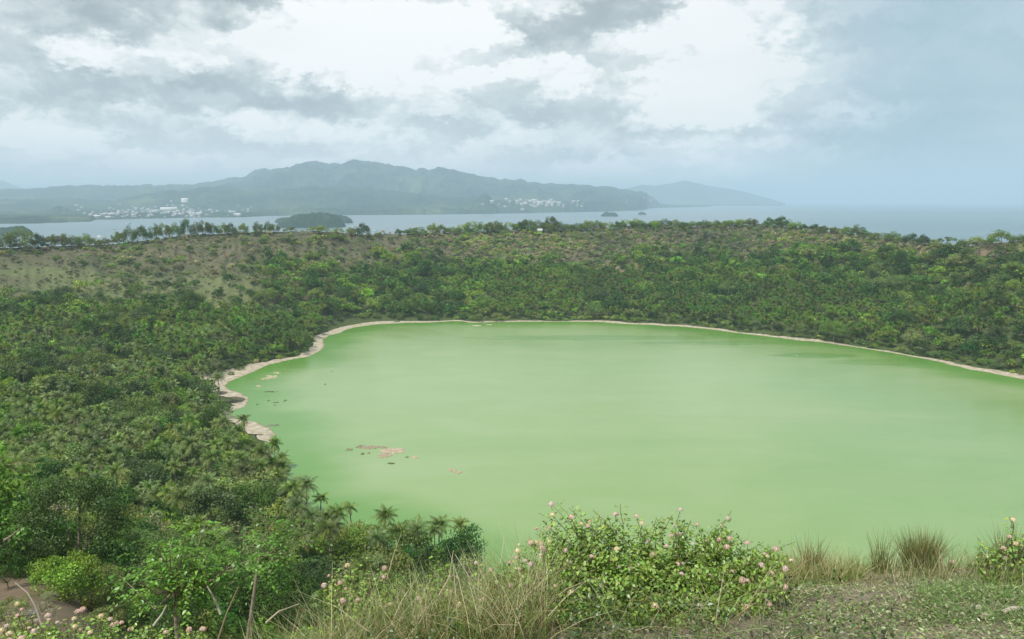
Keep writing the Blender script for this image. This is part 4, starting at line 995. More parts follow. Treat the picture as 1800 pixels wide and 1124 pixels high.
for (px, b, tp, wp, si, lb) in [(520, 935, 845, 62, 0, 'tall palm standing at the water edge left of the lone pair'), (563, 925, 868, 44, 3, 'small crowned palm leaning over the left shore'),
        (597, 955, 888, 40, 3, 'left palm of the lone pair against the green water'), (619, 948, 880, 44, 3, 'right palm of the lone pair against the green water'),
        (700, 985, 920, 70, 1, 'leftmost palm of the lower shore cluster'), (735, 985, 912, 66, 2, 'upright palm in the middle of the lower shore cluster'),
        (772, 980, 908, 64, 1, 'broad palm right of the middle in the lower shore cluster'), (808, 985, 908, 46, 0, 'rightmost tall palm of the lower shore cluster'),
        (432, 790, 728, 34, 0, 'palm standing in front of the little sand tip'), (484, 830, 770, 36, 1, 'palm leaning over the water below the little sand tip'),
        (345, 850, 765, 52, 1, 'large palm with pale fronds rising above the hillside trees'), (205, 880, 820, 60, 1, 'wide palm with yellowing fronds in the hillside thicket'),
        (335, 925, 862, 40, 3, 'slim palm with a visible trunk in the hillside thicket'), (255, 790, 735, 46, 0, 'dark palm standing above the grove trees')]:
    hill(px, b, tp, wp, 'palm', si, lb, lo=120)
hill(340, 565, 512, 50, 'tree', 0, 'big solitary dark round tree at the edge of the grassy clearing', lo=300)
hill(1465, 602, 566, 56, 'tree', 1, 'big round bush-like tree hanging over the right beach', lo=300)
hill(255, 575, 538, 42, 'tree', 0, 'dark round tree left of the big solitary dark tree', lo=300)
hill(465, 537, 514, 40, 'tree', 4, 'yellowish flowering tree in the left forest', lo=300)

# dead grey tree
def bare_tree(px, base, hpx, label, lo=15, forks=40, col=(.30, .27, .24)):
    x, y, z = foot(px, base, lo); h = hpx / F * y; mb = MB()
    def br(p, d, L, r, k):
        q = [p]; dd = d
        for _ in range(3): dd = unit(dd + R.normal(size=3) * .22); q.append(q[-1] + dd * L / 3)
        tube(mb, q, np.linspace(r, r * .5, 4), col, 4)
        if k:
            for _ in range(3): br(q[R.integers(1, 4)], unit(dd + R.normal(size=3) * .75 + np.array([0, 0, .25])), L * .68, r * .55, k - 1)
    br(np.array([0, 0, -.2]), np.array([0, 0, 1.]), h * .42, h * .022, 4)
    o = ob('bare_tree', mb.mesh('bare_tree', [M_bark]), loc=(x, y, z)); tag(o, label, 'dead tree')
bare_tree(30, 800, 60, 'pale grey leafless tree in the grove at the left edge', lo=100)
bare_tree(655, 1085, 60, 'grey leafless twiggy shrub behind the dry grass', lo=8)
bare_tree(300, 800, 30, 'pale leafless tree in the middle of the hillside thicket', lo=100)

# ------------------------------------------------------------------ reefs and debris in the lake
def reef(px, py, wpx, hpx, label, col=(.36, .29, .22), n=12, name='rock_reef', grp=None):
    x, y = at_z(px, py); W = wpx / F * y / 2; D = max(.5, hpx * y * y / (EYE * F) / 2); mb = MB()
    for _ in range(n * 2 if n > 3 else n):
        a = R.random() * 6.28; q = R.random() ** .6; cx, cy = q * math.cos(a) * W, q * math.sin(a) * D; s_ = max(.3, min(W, D) * (.12 + .26 * R.random()))
        k = 9; an = np.arange(k) / k * 6.283; rr = s_ * (.7 + .6 * R.random(k)); h_ = .12 + .16 * R.random()
        V = [(cx, cy, h_ * 1.25)]
        for f_, zz in ((.55, h_ * 1.1), (.9, h_ * .7), (1.12, -.15)):
            V += [(cx + math.cos(t) * r1 * f_ * 1.4, cy + math.sin(t) * r1 * f_, zz) for t, r1 in zip(an, rr)]
        Q = []
        for j in range(k):
            j2 = (j + 1) % k
            if j % 2 == 0: Q.append((0, 1 + j, 1 + j2, 1 + (j + 2) % k))
            for m_ in (0, 1): Q.append((1 + m_ * k + j, 1 + (m_ + 1) * k + j, 1 + (m_ + 1) * k + j2, 1 + m_ * k + j2))
        C = vary(col, len(V), .18, .05); C[-k:] *= .45; mb.add(V, Q, C)
    o = ob(name, mb.mesh(name, [M_stone], True), loc=(x, y, 0)); tag(o, label, 'reef', grp)
reef(690, 793, 42, 9, 'largest pale pinkish reef patch in the green lake', (.36, .29, .21), 34)
reef(676, 801, 26, 6, 'pinkish reef patch below the largest one', (.32, .25, .18), 18)
reef(652, 787, 32, 6, 'brown reef patch left of the largest one', (.26, .21, .15), 18)
reef(674, 787, 16, 4, 'small greenish reef above the largest one', (.24, .21, .14), 9); reef(633, 786, 14, 5, 'dark small reef second from the left of the chain', (.20, .19, .12), 8)
reef(613, 791, 15, 4, 'dark thin reef at the left end of the chain', (.18, .18, .10), 7); reef(637, 798, 7, 3, 'tiny dark reef below the left part of the chain', (.12, .14, .08), 4)
reef(648, 797, 7, 3, 'tiny greyish reef left of the lower pinkish patch', (.2, .2, .13), 4); reef(688, 815, 11, 2.4, 'single dark weed mat below the reef chain', (.07, .10, .03), 5, 'algae_mat')
reef(716, 804, 5, 1.6, 'tiny dark reef right of the largest patch', (.12, .14, .07), 3); reef(729, 805, 12, 3, 'small pale reef at the right end of the chain', (.40, .32, .22), 6)
reef(794, 827, 13, 4, 'left one of the two pale reefs apart from the chain', (.38, .31, .22), 8); reef(806, 831, 14, 4, 'right one of the two pale reefs apart from the chain', (.36, .28, .21), 8)
reef(473, 664, 24, 7, 'pale reef in the upper left bay', (.34, .31, .20), 12); reef(487, 656, 13, 2.5, 'thin pale reef above the upper left bay reef', (.34, .31, .20), 6)
reef(456, 679, 9, 2, 'small faint reef below the upper left bay reef', (.42, .36, .26), 4); reef(476, 689, 24, 1.2, 'long thin dark driftwood line off the sand spit', (.10, .11, .07), 8, 'floating_branch')
for i, (px, py) in enumerate([(453, 711), (471, 705), (484, 713), (488, 708), (500, 706), (502, 704), (482, 708)]):
    reef(px, py, 4, 1.6, 'dark little stone in the loose group off the brown spit', (.07, .09, .05), 2, 'lake_stone', 'little dark stones off the brown spit')
reef(481, 748, 22, 3, 'dark grey bar off the little sand tip', (.17, .18, .14), 10); reef(597, 622, 8, 1.4, 'tiny dark mark on the water off the left point', (.15, .18, .1), 3)
reef(584, 653, 5, 1.6, 'tiny dark stone alone on the upper lake', (.1, .13, .07), 2); reef(573, 676, 5, 1.6, 'tiny dark stone below the lone one on the upper lake', (.1, .13, .07), 2)
reef(838, 573, 12, 1.4, 'pale line of stones close to the far shore', (.4, .38, .28), 6); reef(861, 571, 8, 1.4, 'pale short line of stones right beside the far shore', (.4, .38, .28), 4)
reef(1401, 625, 4, 1, 'white speck on the dark weed patch at right', (.5, .5, .45), 1, 'lake_stone')

# ------------------------------------------------------------------ foreground plants
def gz(x, y): return H(np.asarray(x, float), np.asarray(y, float))
def fgrass(name, label, n, x, y, Lr, Wr, base, tip, lean=.35, bend=.45, seg=3, kind='stuff', bias=(0, 0), cat=None, dv=.25):
    """grass blades with their feet at x, y"""
    z = gz(x, y) - .01; n = len(x); P = np.stack([x, y, z], 1)
    D = unit(np.stack([R.normal(size=n) * lean + bias[0], R.normal(size=n) * lean + bias[1], np.ones(n)], 1))
    L = R.uniform(*Lr, n); W = R.uniform(*Wr, n)
    pick = R.integers(len(base), size=n); cb = np.array(base)[pick]; ct = np.array(tip)[pick]
    f = (1 + dv * R.normal(size=(n, 1))).clip(.4, 1.8)
    mb = MB(); blades(mb, P, D, L, W, cb * f, bend * (.3 + R.random(n)), seg, ct * f)
    o = ob(name, mb.mesh(name, [M_grass])); tag(o, label, cat, kind=kind); return o
def at_row(px, Y): return (px - 900) / F * Y / math.cos(TH) * (math.cos(TH) + .0)   # world x of column px at forward distance Y, near enough
def xcol(px, Y, dep): return (px - 900) / F * (Y * math.cos(TH) + dep * math.sin(TH))
GREEN, STRAW, BROWN, PALE = (.13, .20, .04), (.44, .37, .20), (.24, .17, .09), (.62, .55, .38)
def area(n, pxa, pxb, ya, yb, dep=2.3, pw=1.0):
    Y = ya + (yb - ya) * R.random(n) ** pw; px = pxa + (pxb - pxa) * R.random(n); return xcol(px, Y, dep), Y
# tall dry grass bank, centre left
x, y = area(4800, 575, 960, 3.05, 4.6, 2.2)
nn = fbm(x * 2.2, y * 2.2, 111, 3); k = R.random(len(x)) < np.clip((nn - .28) * 3.2, .12, 1); x, y = x[k], y[k]
fgrass('dry_grass', 'tall dry straw coloured grass bank at the bottom centre', 0, x, y, (.18, .52), (.0018, .0038), [BROWN, STRAW, GREEN, (.15, .16, .06), GREEN], [STRAW, PALE, (.18, .25, .07), (.34, .28, .15), (.30, .34, .13)], .27, .42)
x, y = area(1600, 440, 640, 3.1, 4.3, 2.4); fgrass('drooping_grass', 'mixed green and straw grass left of the dry bank', 0, x, y, (.15, .42), (.0022, .005), [GREEN, BROWN, GREEN], [(.2, .24, .08), STRAW, (.10, .16, .03)], .45, .6)
x, y = area(900, 850, 1400, 3.1, 4.0, 2.0); fgrass('long_grass', 'long arching green grass in front of the flowering bush', 0, x, y, (.10, .38), (.0025, .005), [GREEN, BROWN, (.10, .15, .04)], [(.20, .26, .08), STRAW, (.26, .30, .11)], .5, .8)
# yellow green grass right of the bush and thin stalks along the brow
x, y = area(3400, 1335, 1520, 4.1, 5.0, 2.15); k = R.random(len(x)) < .6 + .4 * (fbm(x * 3, y * 0, 113, 2) > .5); k &= np.hypot(x, y) < 5.1; x, y = x[k], y[k]
fgrass('yellow_green_grass', 'yellow green and rusty grass along the brow right of the bush', 0, x, y, (.04, .21), (.0018, .0035), [(.16, .24, .05), (.24, .22, .09), (.15, .23, .04)], [(.25, .33, .08), (.42, .32, .17), (.36, .38, .16)], .3, .35)
x, y = area(6500, 1400, 1820, 3.7, 5.0, 2.1); k = (fbm(x * 5, y * 5, 161, 2) > .33) & (np.hypot(x, y) > 4.45) & (np.hypot(x, y) < 5.12); x, y = x[k], y[k]; fgrass('thin_grass', 'sparse thin green grass stalks along the brow against the water', 0, x, y, (.03, .21), (.0015, .003), [(.12, .18, .04), (.17, .19, .07), STRAW], [(.20, .27, .08), (.32, .32, .16), PALE], .22, .25)
x, y = area(380, 1370, 1460, 4.2, 4.6, 2.1); fgrass('rusty_grass', 'reddish feathery grass right beside the flowering bush', 0, x, y, (.08, .26), (.0012, .0025), [(.22, .15, .07), (.3, .2, .1)], [(.42, .29, .17), (.45, .36, .2)], .35, .3)
# the countable tufts on the brow
for (px, Y, n, L, lb) in [(1615, 4.32, 620, (.12, .30), 'dense upright green brown grass tuft alone against the green water'), (1428, 4.5, 160, (.12, .30), 'thin pale tuft with bleached stalks right of the bush'),
                          (1765, 4.1, 240, (.12, .34), 'pale green upright tuft behind the flowers at the right edge'), (1545, 4.4, 90, (.12, .33), 'tuft of a few coarse leaning blades left of the dense tuft')]:
    a = R.random(n) * 6.28; q = R.random(n) ** .5 * (.078 if n > 300 else .045); cx = xcol(px, Y, 2.15); x = cx + np.cos(a) * q; y = Y + np.sin(a) * q
    z = gz(x, y) - .01; P = np.stack([x, y, z], 1); D = unit(np.stack([np.cos(a) * q * 2.4 + R.normal(size=n) * .12, np.sin(a) * q * 2.4 + R.normal(size=n) * .12, np.ones(n)], 1))
    cb = np.array([(.10, .13, .03), (.22, .14, .06), (.08, .13, .03)])[R.integers(3, size=n)]; ct = np.array([(.17, .21, .06), (.34, .27, .13), (.20, .24, .08)])[R.integers(3, size=n)]
    mb = MB(); blades(mb, P, D, R.uniform(*L, n), R.uniform(.0025, .005, n), cb, .35 * R.random(n), 3, ct)
    o = ob('grass_tuft', mb.mesh('grass_tuft', [M_grass])); tag(o, lb, 'grass tuft')

# lantana
def ovate(mb, P, D, N, L, Wd, col):
    """pointed oval leaves: base P, direction D, face normal N, folded along the midrib"""
    n = len(P); D = unit(D); Sd = unit(np.cross(D, N)); N = unit(np.cross(Sd, D)); L = L[:, None]; Wd = Wd[:, None]
    a = P; b = P + D * L * .35 + Sd * Wd * .5 + N * Wd * .16; c = P + D * L * .35 - Sd * Wd * .5 + N * Wd * .16
    d_ = P + D * L * .38; e1 = P + D * L * .72 + Sd * Wd * .3 + N * Wd * .04 - N * L * .05; e2 = P + D * L * .72 - Sd * Wd * .3 + N * Wd * .04 - N * L * .05; f = P + D * L - N * L * .16
    V = np.stack([a, b, c, d_, e1, e2, f], 1).reshape(-1, 3); k = np.arange(n) * 7
    Q = np.concatenate([np.stack([k, k + 1, k + 4, k + 3], 1), np.stack([k, k + 3, k + 5, k + 2], 1), np.stack([k + 3, k + 4, k + 6, k + 6], 1)[:0]])
    Q2 = np.concatenate([np.stack([k + 3, k + 4, k + 6, k + 5], 1)])
    mb.add(V, np.concatenate([Q, Q2]), np.repeat(col, 7, 0))
def flower_mesh(kind_):
    mb = MB(); rd = .0125; outer = [(.72, .40, .48), (.70, .50, .55), (.80, .58, .48)][kind_]; inner = [(.85, .66, .50), (.82, .62, .62), (.88, .74, .48)][kind_]
    for i in range(30):
        ph = math.acos(1 - (i + .5) / 30 * 1.05); th = i * 2.39996; d = np.array([math.sin(ph) * math.cos(th), math.sin(ph) * math.sin(th), math.cos(ph) * .75])
        c = d * rd; nr_ = unit(d + R.normal(size=3) * .12); s1 = unit(np.cross(nr_, (0.3, .5, .8))); s2 = np.cross(nr_, s1); t = ph / 1.6
        col = np.array(inner) * (1 - t) + np.array(outer) * t; col = col * (1 + .1 * R.normal()); rr = .0036 * (.85 + .3 * R.random())
        V = [c] + [c + rr * (math.cos(a) * s1 + math.sin(a) * s2) * (1 if j % 2 == 0 else .8) + nr_ * .0008 for j, a in enumerate(np.arange(8) / 8 * 6.283)]
        mb.add(V, [(0, 1 + j, 1 + (j + 1) % 8, 1 + (j + 2) % 8) for j in (0, 2, 4, 6)], np.clip([col * .8] + [col] * 8, 0, .95))
    tube(mb, [(0, 0, -.03), (0, 0, 0)], .0012, (.08, .12, .03), 4); return mb.mesh('flower_head', [M_petal])
FL = [flower_mesh(k) for k in range(3)]
def lantana(name_label, x0, y0, stems, tips, leafL=.034, per=26, base=(.20, .30, .06), nfl=None, sprays=None, spread=.25, seed=0):
    """tips: function -> (n,3) world points the stems grow to; stems leave the ground around x0, y0"""
    root = empty('lantana_bush', (x0, y0, float(gz([x0], [y0])[0]))); o3 = np.array(root.location); tag(root, name_label, 'flowering bush')
    st_ = MB(); lf = MB(); T = tips(stems) - o3; ends = []
    for i, tp in enumerate(T):
        bx = np.array([tp[0] * .45 + R.normal() * spread * .3, tp[1] * .45 + R.normal() * .06, 0]); bx[2] = float(gz([x0 + bx[0]], [y0 + bx[1]])[0]) - o3[2]
        mid = (bx + tp) / 2 + np.array([(bx - tp)[0] * .25, 0, abs(tp[2] - bx[2]) * .12]); t = np.linspace(0, 1, 8)[:, None]
        C = (1 - t) ** 2 * bx + 2 * t * (1 - t) * mid + t * t * tp; C[1:-1] += R.normal(size=(6, 3)) * .006
        tube(st_, C, np.linspace(.0032, .0012, 8), vary((.12, .12, .05), 1)[0], 4)
        n = per; tt = .18 + .80 * np.sort(R.random(n)); f = tt * 7; k = f.astype(int).clip(0, 6); fr = (f - k)[:, None]; P = C[k] * (1 - fr) + C[k + 1] * fr; dd = unit(C[k + 1] - C[k])
        sd_ = unit(np.cross(dd, R.normal(size=(n, 3)))); D = unit(sd_ + dd * .35 + np.array([0, 0, -.25])); off = sd_ * (R.random((n, 1)) * .028)
        N = unit(np.array([0, 0, 1.]) + R.normal(size=(n, 3)) * .45); L = leafL * (.55 + .65 * R.random(n)) * (1 - .35 * tt)
        ovate(lf, P + off, D, N, L, L * .62, np.clip(vary(base, n, .25, .1) * (.8 + .5 * tt[:, None]), .01, .5)); ends.append((C[-1], unit(C[-1] - C[-2])))
    ob('stems', st_.mesh('stems', [M_bark]), root); ob('foliage', lf.mesh('foliage', [M_leafn]), root)
    nfl = nfl if nfl is not None else len(ends) // 2; pick = R.permutation(len(ends))[:min(nfl, 98)]
    for j in pick:
        p, d = ends[j]; f = ob('flower_head', FL[R.choice(3, p=[.45, .3, .25])], root); f.location = p + d * .012
        f.rotation_euler = Vector(unit(d * .5 + np.array([0, -.25, .9]) + R.normal(size=3) * .3)).to_track_quat('Z', 'Y').to_euler(); s_ = .7 + .6 * R.random(); f.scale = (s_, s_, s_)
    return root
def pxpt(px, py, Y):
    d = ray(px, py); t = Y / d[1]; return np.array([d[0] * t, Y, EYE + d[2] * t])
def tips_from(outline, y0, y1, n_explicit=()):
    """stem tips spread under an outline given as (column, top row, bottom row)"""
    ox = np.array([o[0] for o in outline]); ot = np.array([o[1] for o in outline]); obm = np.array([o[2] for o in outline])
    def f(n):
        out = [pxpt(a, b, Y) for (a, b, Y) in n_explicit]
        while len(out) < n:
            px = R.uniform(ox[0], ox[-1]); tp = np.interp(px, ox, ot); bt = np.interp(px, ox, obm); q = R.random() ** 1.25
            out.append(pxpt(px, tp + q * (bt - tp) + 6, y1 - (y1 - y0) * q + R.normal() * .05))
        return np.array(out)
    return f
main_sprays = [(946, 902, 3.9), (972, 890, 3.95), (979, 884, 3.9), (1000, 893, 3.9), (1042, 897, 3.9), (1090, 886, 3.95), (1182, 905, 4.0), (1215, 914, 3.95), (1286, 898, 3.95), (1276, 914, 3.9), (1273, 925, 3.9),
               (1240, 933, 3.9), (1343, 953, 3.95), (1398, 953, 4.0), (1010, 900, 3.9), (1165, 908, 4.0), (1062, 915, 3.9), (1120, 912, 3.95), (1195, 900, 4.0)]
lantana('big flowering bush covered in pink flower heads at the bottom centre right', .70, 3.75, 330,
        tips_from([(905, 958, 1075), (935, 928, 1085), (960, 902, 1090), (1000, 896, 1095), (1060, 900, 1095), (1100, 893, 1100), (1150, 902, 1100), (1200, 906, 1100), (1250, 920, 1095), (1290, 920, 1090), (1330, 948, 1085), (1375, 962, 1060), (1392, 975, 1010)], 3.35, 3.95, main_sprays), nfl=90, per=62)
lantana('leafy flowering sprig bush with pink flower heads at the right edge', 1.0 + xcol(1770, 4.0, 2) - 1.0, 4.0, 46,
        tips_from([(1708, 965, 1020), (1740, 975, 1040), (1765, 940, 1045), (1785, 930, 1045), (1830, 935, 1045)], 3.8, 4.05, [(1774, 909, 4.0), (1781, 918, 4.0), (1719, 948, 4.0), (1727, 960, 4.0), (1742, 972, 4.0), (1724, 998, 4.0), (1768, 986, 4.0), (1800, 940, 4.0)]), nfl=12, per=22)
lantana('low spreading bush dotted with many cream pink flowers in the lower left corner', xcol(130, 3.5, 2.2), 3.5, 190,
        tips_from([(-30, 1080, 1150), (20, 1068, 1150), (60, 1078, 1150), (120, 1078, 1150), (150, 1070, 1150), (200, 1085, 1150), (250, 1092, 1150), (290, 1098, 1150)], 3.2, 3.8,
                  [(32, 1066, 3.7), (40, 1076, 3.7), (30, 1082, 3.7), (90, 1069, 3.7), (135, 1070, 3.7), (146, 1076, 3.7), (66, 1092, 3.6), (132, 1092, 3.6), (178, 1083, 3.6), (206, 1083, 3.6), (238, 1087, 3.6), (62, 1107, 3.5), (45, 1098, 3.5)]), nfl=44, per=34)
lantana('sparse flowering bush left of the dry grass with a few pink heads', xcol(300, 3.5, 2.2), 3.55, 60,
        tips_from([(285, 1095, 1150), (320, 1090, 1150), (360, 1098, 1150)], 3.3, 3.7, [(281, 1111, 3.5), (258, 1106, 3.5), (237, 1112, 3.5), (284, 1098, 3.6)]), nfl=9, per=26)
lantana('pink flowering bush poking up behind the dry grass', xcol(640, 4.1, 2.4), 4.1, 80,
        tips_from([(570, 1000, 1060), (610, 992, 1060), (650, 990, 1060), (700, 1002, 1070)], 3.9, 4.2, [(583, 998, 4.1), (595, 984, 4.1), (610, 991, 4.1), (617, 997, 4.1), (625, 982, 4.1), (631, 993, 4.1), (647, 983, 4.1), (660, 997, 4.1), (671, 1012, 4.1)]), nfl=12, per=24)
lantana('bright green leafed bush with one large pink head in the dry grass', xcol(775, 4.2, 2.3), 4.2, 46,
        tips_from([(735, 1000, 1050), (770, 985, 1050), (810, 992, 1050)], 4.0, 4.25, [(767, 968, 4.2), (826, 971, 4.2), (752, 985, 4.2)]), nfl=6, per=24, base=(.15, .26, .03), leafL=.04)
lantana('straggling flowering stems between the dry grass and the big bush', xcol(860, 3.7, 2.2), 3.7, 90,
        tips_from([(810, 1040, 1110), (850, 990, 1110), (890, 975, 1110), (935, 970, 1110)], 3.4, 3.9, [(897, 982, 3.9), (811, 1065, 3.5), (829, 1074, 3.5), (843, 1075, 3.5), (805, 1079, 3.5), (831, 1085, 3.5), (837, 993, 3.8), (920, 990, 3.8)]), nfl=22, per=22)
for (px, py, lb) in [(1343, 3.75, 'single pink flower head on the ground right of the big bush'), (1588, 4.55, 'small pink flower standing among the weeds on the brow'), (1671, 4.15, 'small pale pink flower in the weeds near the bare earth'),
                     (1650, 4.7, 'small pink flower on the brow below the dense tuft'), (1612, 4.45, 'tiny pink flower low on the brow between two others')]:
    y = py; x = xcol(px, y, 2.0); z = H1(x, y); r_ = empty('lantana_sprig', (x, y, z)); tag(r_, lb, 'flower'); h_ = .05
    s_ = MB(); tube(s_, [(0, 0, -.01), (.004, 0, h_)], .0015, (.10, .13, .04), 4); ob('stem', s_.mesh('stem', [M_bark]), r_)
    lf = MB(); n = 7; D = unit(R.normal(size=(n, 3)) + [0, 0, .2]); ovate(lf, np.tile((0, 0, h_ * .6), (n, 1)), D, unit(R.normal(size=(n, 3)) * .4 + [0, 0, 1]), np.full(n, .028), np.full(n, .017), vary((.06, .11, .02), n)); ob('leaf', lf.mesh('leaf', [M_leafn]), r_)
    f = ob('flower_head', FL[0], r_); f.location = (.004, 0, h_ + .008); f.rotation_euler = (.4, .1, 0)

# leafy tree at the lower left with pinnate bright green leaves
def leafy_tree(x, y, sprigs, label, trunk_pts, tips, col=(.12, .25, .03), leaflet=.055, nleaf=11, up=.2):
    z = H1(x, y); root = empty('leafy_tree', (x, y, z)); tag(root, label, 'tree'); tr = MB(); lf = MB(); o3 = np.array([x, y, z])
    tp = [np.array(p, float) for p in trunk_pts]; tube(tr, tp, np.linspace(.040, .022, len(tp)), (.24, .20, .15), 7); top = tp[-1]
    for t_ in tips:
        t_ = t_ - o3; mid = top * .5 + t_ * .5 + R.normal(size=3) * .08; mid[2] -= .1
        C = [top, mid, t_]; tube(tr, C, [.018, .011, .005], (.24, .20, .14), 5)
        for _ in range(sprigs):
            q = .35 + .68 * R.random(); p = (1 - q) ** 2 * top + 2 * q * (1 - q) * mid + q * q * t_ + R.normal(size=3) * np.array([.10, .12, .06])
            d = unit(R.normal(size=3) * np.array([1, 1, .35]) + np.array([0, 0, up])); Ls = .24 + .16 * R.random(); n = nleaf
            s_ = np.linspace(.25, 1, n)[:, None]; pts = p + d * Ls * s_ - np.array([0, 0, .45]) * Ls * s_ ** 2; tube(tr, [p, pts[n // 2], pts[-1]], [.003, .002, .001], (.12, .17, .05), 3)
            sd_ = unit(np.cross(d, [0, 0, 1.]))[None] * np.where(np.arange(n) % 2, 1, -1)[:, None]; D = unit(sd_ + d * .6 + R.normal(size=(n, 3)) * .25 - np.array([0, 0, .25]))
            c1 = vary(col, 1, .22, .1)[0]; L = leaflet * (.7 + .5 * R.random(n)); ovate(lf, pts, D, unit(np.array([0, 0, 1.]) + R.normal(size=(n, 3)) * .35), L, L * .6, np.clip(c1 * (1 + .15 * R.normal(size=(n, 1))), .01, .6))
    ob('trunk', tr.mesh('trunk', [M_bark], True), root); ob('crown', lf.mesh('crown', [M_leafn]), root)
Yt = 9.0; tips = [pxpt(px, py, Yt + R.normal() * .45) for (px, py) in [(250, 985), (275, 962), (300, 978), (325, 940), (340, 965), (360, 925), (380, 950), (395, 985), (405, 945), (430, 965), (330, 1000), (370, 1010), (420, 1000), (440, 985), (285, 1005), (210, 1012), (240, 1018), (310, 1035), (300, 952), (345, 990), (365, 975), (350, 1030), (435, 1010)]]
c0 = pxpt(312, 1110, Yt); zt = H1(c0[0], Yt); t1 = pxpt(306, 1040, Yt) - np.array([c0[0], Yt, zt])
leafy_tree(c0[0], Yt, 13, 'slender tree with bright green pinnate leaves rising at the lower left', [(0, 0, -.2), (.02, 0, .3), t1 * .6, t1], tips)
Yt = 10.5; tips = [pxpt(px, py, Yt + R.normal() * .4) for (px, py) in [(455, 935), (470, 912), (490, 905), (515, 925), (535, 915), (540, 940), (500, 945), (470, 960), (520, 965), (485, 985)]]
c0 = pxpt(400, 1110, Yt); zt = H1(c0[0], Yt); t1 = pxpt(455, 985, Yt) - np.array([c0[0], Yt, zt])
leafy_tree(c0[0], Yt, 11, 'second leafy tree leaning right behind the slender one', [(0, 0, -.2), t1 * .5, t1], tips, (.10, .21, .03))
def stick(pts, r, col, label, cat='branch', name='dead_branch'):
    P = np.array([pxpt(*p) for p in pts]); o = P[0].copy(); mb = MB(); tube(mb, P - o, np.linspace(r, r * .4, len(P)), col, 5); ob_ = ob(name, mb.mesh(name, [M_bark], True), loc=o); tag(ob_, label, cat)
stick([(74, 1100, 6.2), (62, 1065, 6.2), (48, 1042, 6.2), (26, 1024, 6.2)], .009, (.42, .37, .30), 'bleached dead stick curving up over the brown slope at lower left')
stick([(388, 1080, 8.6), (378, 1055, 8.6), (364, 1030, 8.6)], .018, (.42, .38, .30), 'straight pale dead stem right of the slender tree trunk')
stick([(380, 1135, 5.0), (398, 1080, 5.0), (420, 1030, 5.0)], .008, (.26, .19, .12), 'brown dead fan of stems leaning right below the leafy tree')
stick([(270, 1100, 5.5), (285, 1080, 5.5), (293, 1064, 5.5)], .010, (.45, .41, .33), 'thin pale twig rising behind the lower left flowers')
stick([(468, 1095, 6), (490, 1075, 6.0), (525, 1062, 6.2)], .010, (.40, .35, .24), 'pale arching twig between the palm clump and the leafy tree')
stick([(8, 950, 60), (18, 944, 60), (35, 930, 60)], .12, (.2, .16, .12), 'dark fallen branch lying on the top of the brown slope')
stick([(880, 990, 3.9), (884, 965, 3.9), (888, 935, 3.9)], .003, (.6, .55, .42), 'single bleached grass stalk left of the big bush', 'stalk', 'dry_stalk')
stick([(804, 1080, 3.4), (801, 1040, 3.4), (797, 995, 3.4)], .004, (.52, .45, .30), 'long dry stalk standing in the dry grass under the large pink head', 'stalk', 'dry_stalk')
stick([(770, 1050, 3.6), (790, 1015, 3.6), (797, 968, 3.6)], .004, (.55, .47, .33), 'dry stalk leaning right beside the large pink head', 'stalk', 'dry_stalk')
stick([(680, 1020, 4.2), (692, 975, 4.2), (705, 940, 4.2)], .003, (.5, .44, .30), 'thin dry stalk crossing the lower shore palms', 'stalk', 'dry_stalk')
stick([(838, 1050, 3.7), (822, 1010, 3.7), (800, 975, 3.7)], .005, (.46, .40, .30), 'grey dry stalk leaning left in the middle of the dry grass', 'stalk', 'dry_stalk')
# cut branch and stones lying on the bare earth at lower right
def ground_log(px, py, px2, py2, r, label, col):
    a = np.array(foot(px, py, 2.5, 8)); b = np.array(foot(px2, py2, 2.5, 8)); a[2] += r * .8; b[2] += r * .8; mid = (a + b) / 2 + [0, .01, .004]
    mb = MB(); tube(mb, np.array([a, a * .7 + mid * .3, mid, mid * .4 + b * .6, b]) - a, [r, r * .92, r * .95, r * .85, r * .75], col, 8); o = ob('log', mb.mesh('log', [M_bark], True), loc=a); tag(o, label, 'log')
ground_log(1760, 1082, 1800, 1074, .012, 'grey cut branch lying on the weeds at the lower right edge', (.40, .35, .28)); ground_log(1722, 1092, 1745, 1086, .010, 'shorter brownish branch left of the grey cut one', (.30, .24, .18))
ground_log(1485, 1030, 1530, 1018, .004, 'thin dry twig lying on the brow under the tall stalks', (.34, .26, .18))
for i, (px, py, r_, lb) in enumerate([(1716, 1068, .026, 'flat pale stone by the bare earth at lower right'), (1702, 1014, .02, 'pale stone on the brow left of the right flowering sprigs'), (1730, 1012, .028, 'larger tan stone on the brow below the right flowers'), (1600, 1050, .018, 'small tan stone among the weeds under the dense tuft'), (1562, 1076, .012, 'little pink grey stone in the middle of the weedy ground')]):
    x, y, z = foot(px, py, 2.5, 8); n = 10; U = np.linspace(0, 2 * np.pi, n, endpoint=False); mb = MB(); V = []
    for ph in np.linspace(.15, 2.6, 6):
        for t in U: V.append(np.array([math.cos(t) * math.sin(ph), math.sin(t) * math.sin(ph) * .8, math.cos(ph) * .5]) * r_ * (.8 + .4 * R.random()))
    Q = [(k * n + j, (k + 1) * n + j, (k + 1) * n + (j + 1) % n, k * n + (j + 1) % n) for k in range(5) for j in range(n)] + [(0, 2, 4, 6), (0, 6, 8, 9)]
    mb.add(V, Q, (.40, .35, .28)); o = ob('stone', mb.mesh('stone', [M_stone]), loc=(x, y, z)); tag(o, lb, 'stone')

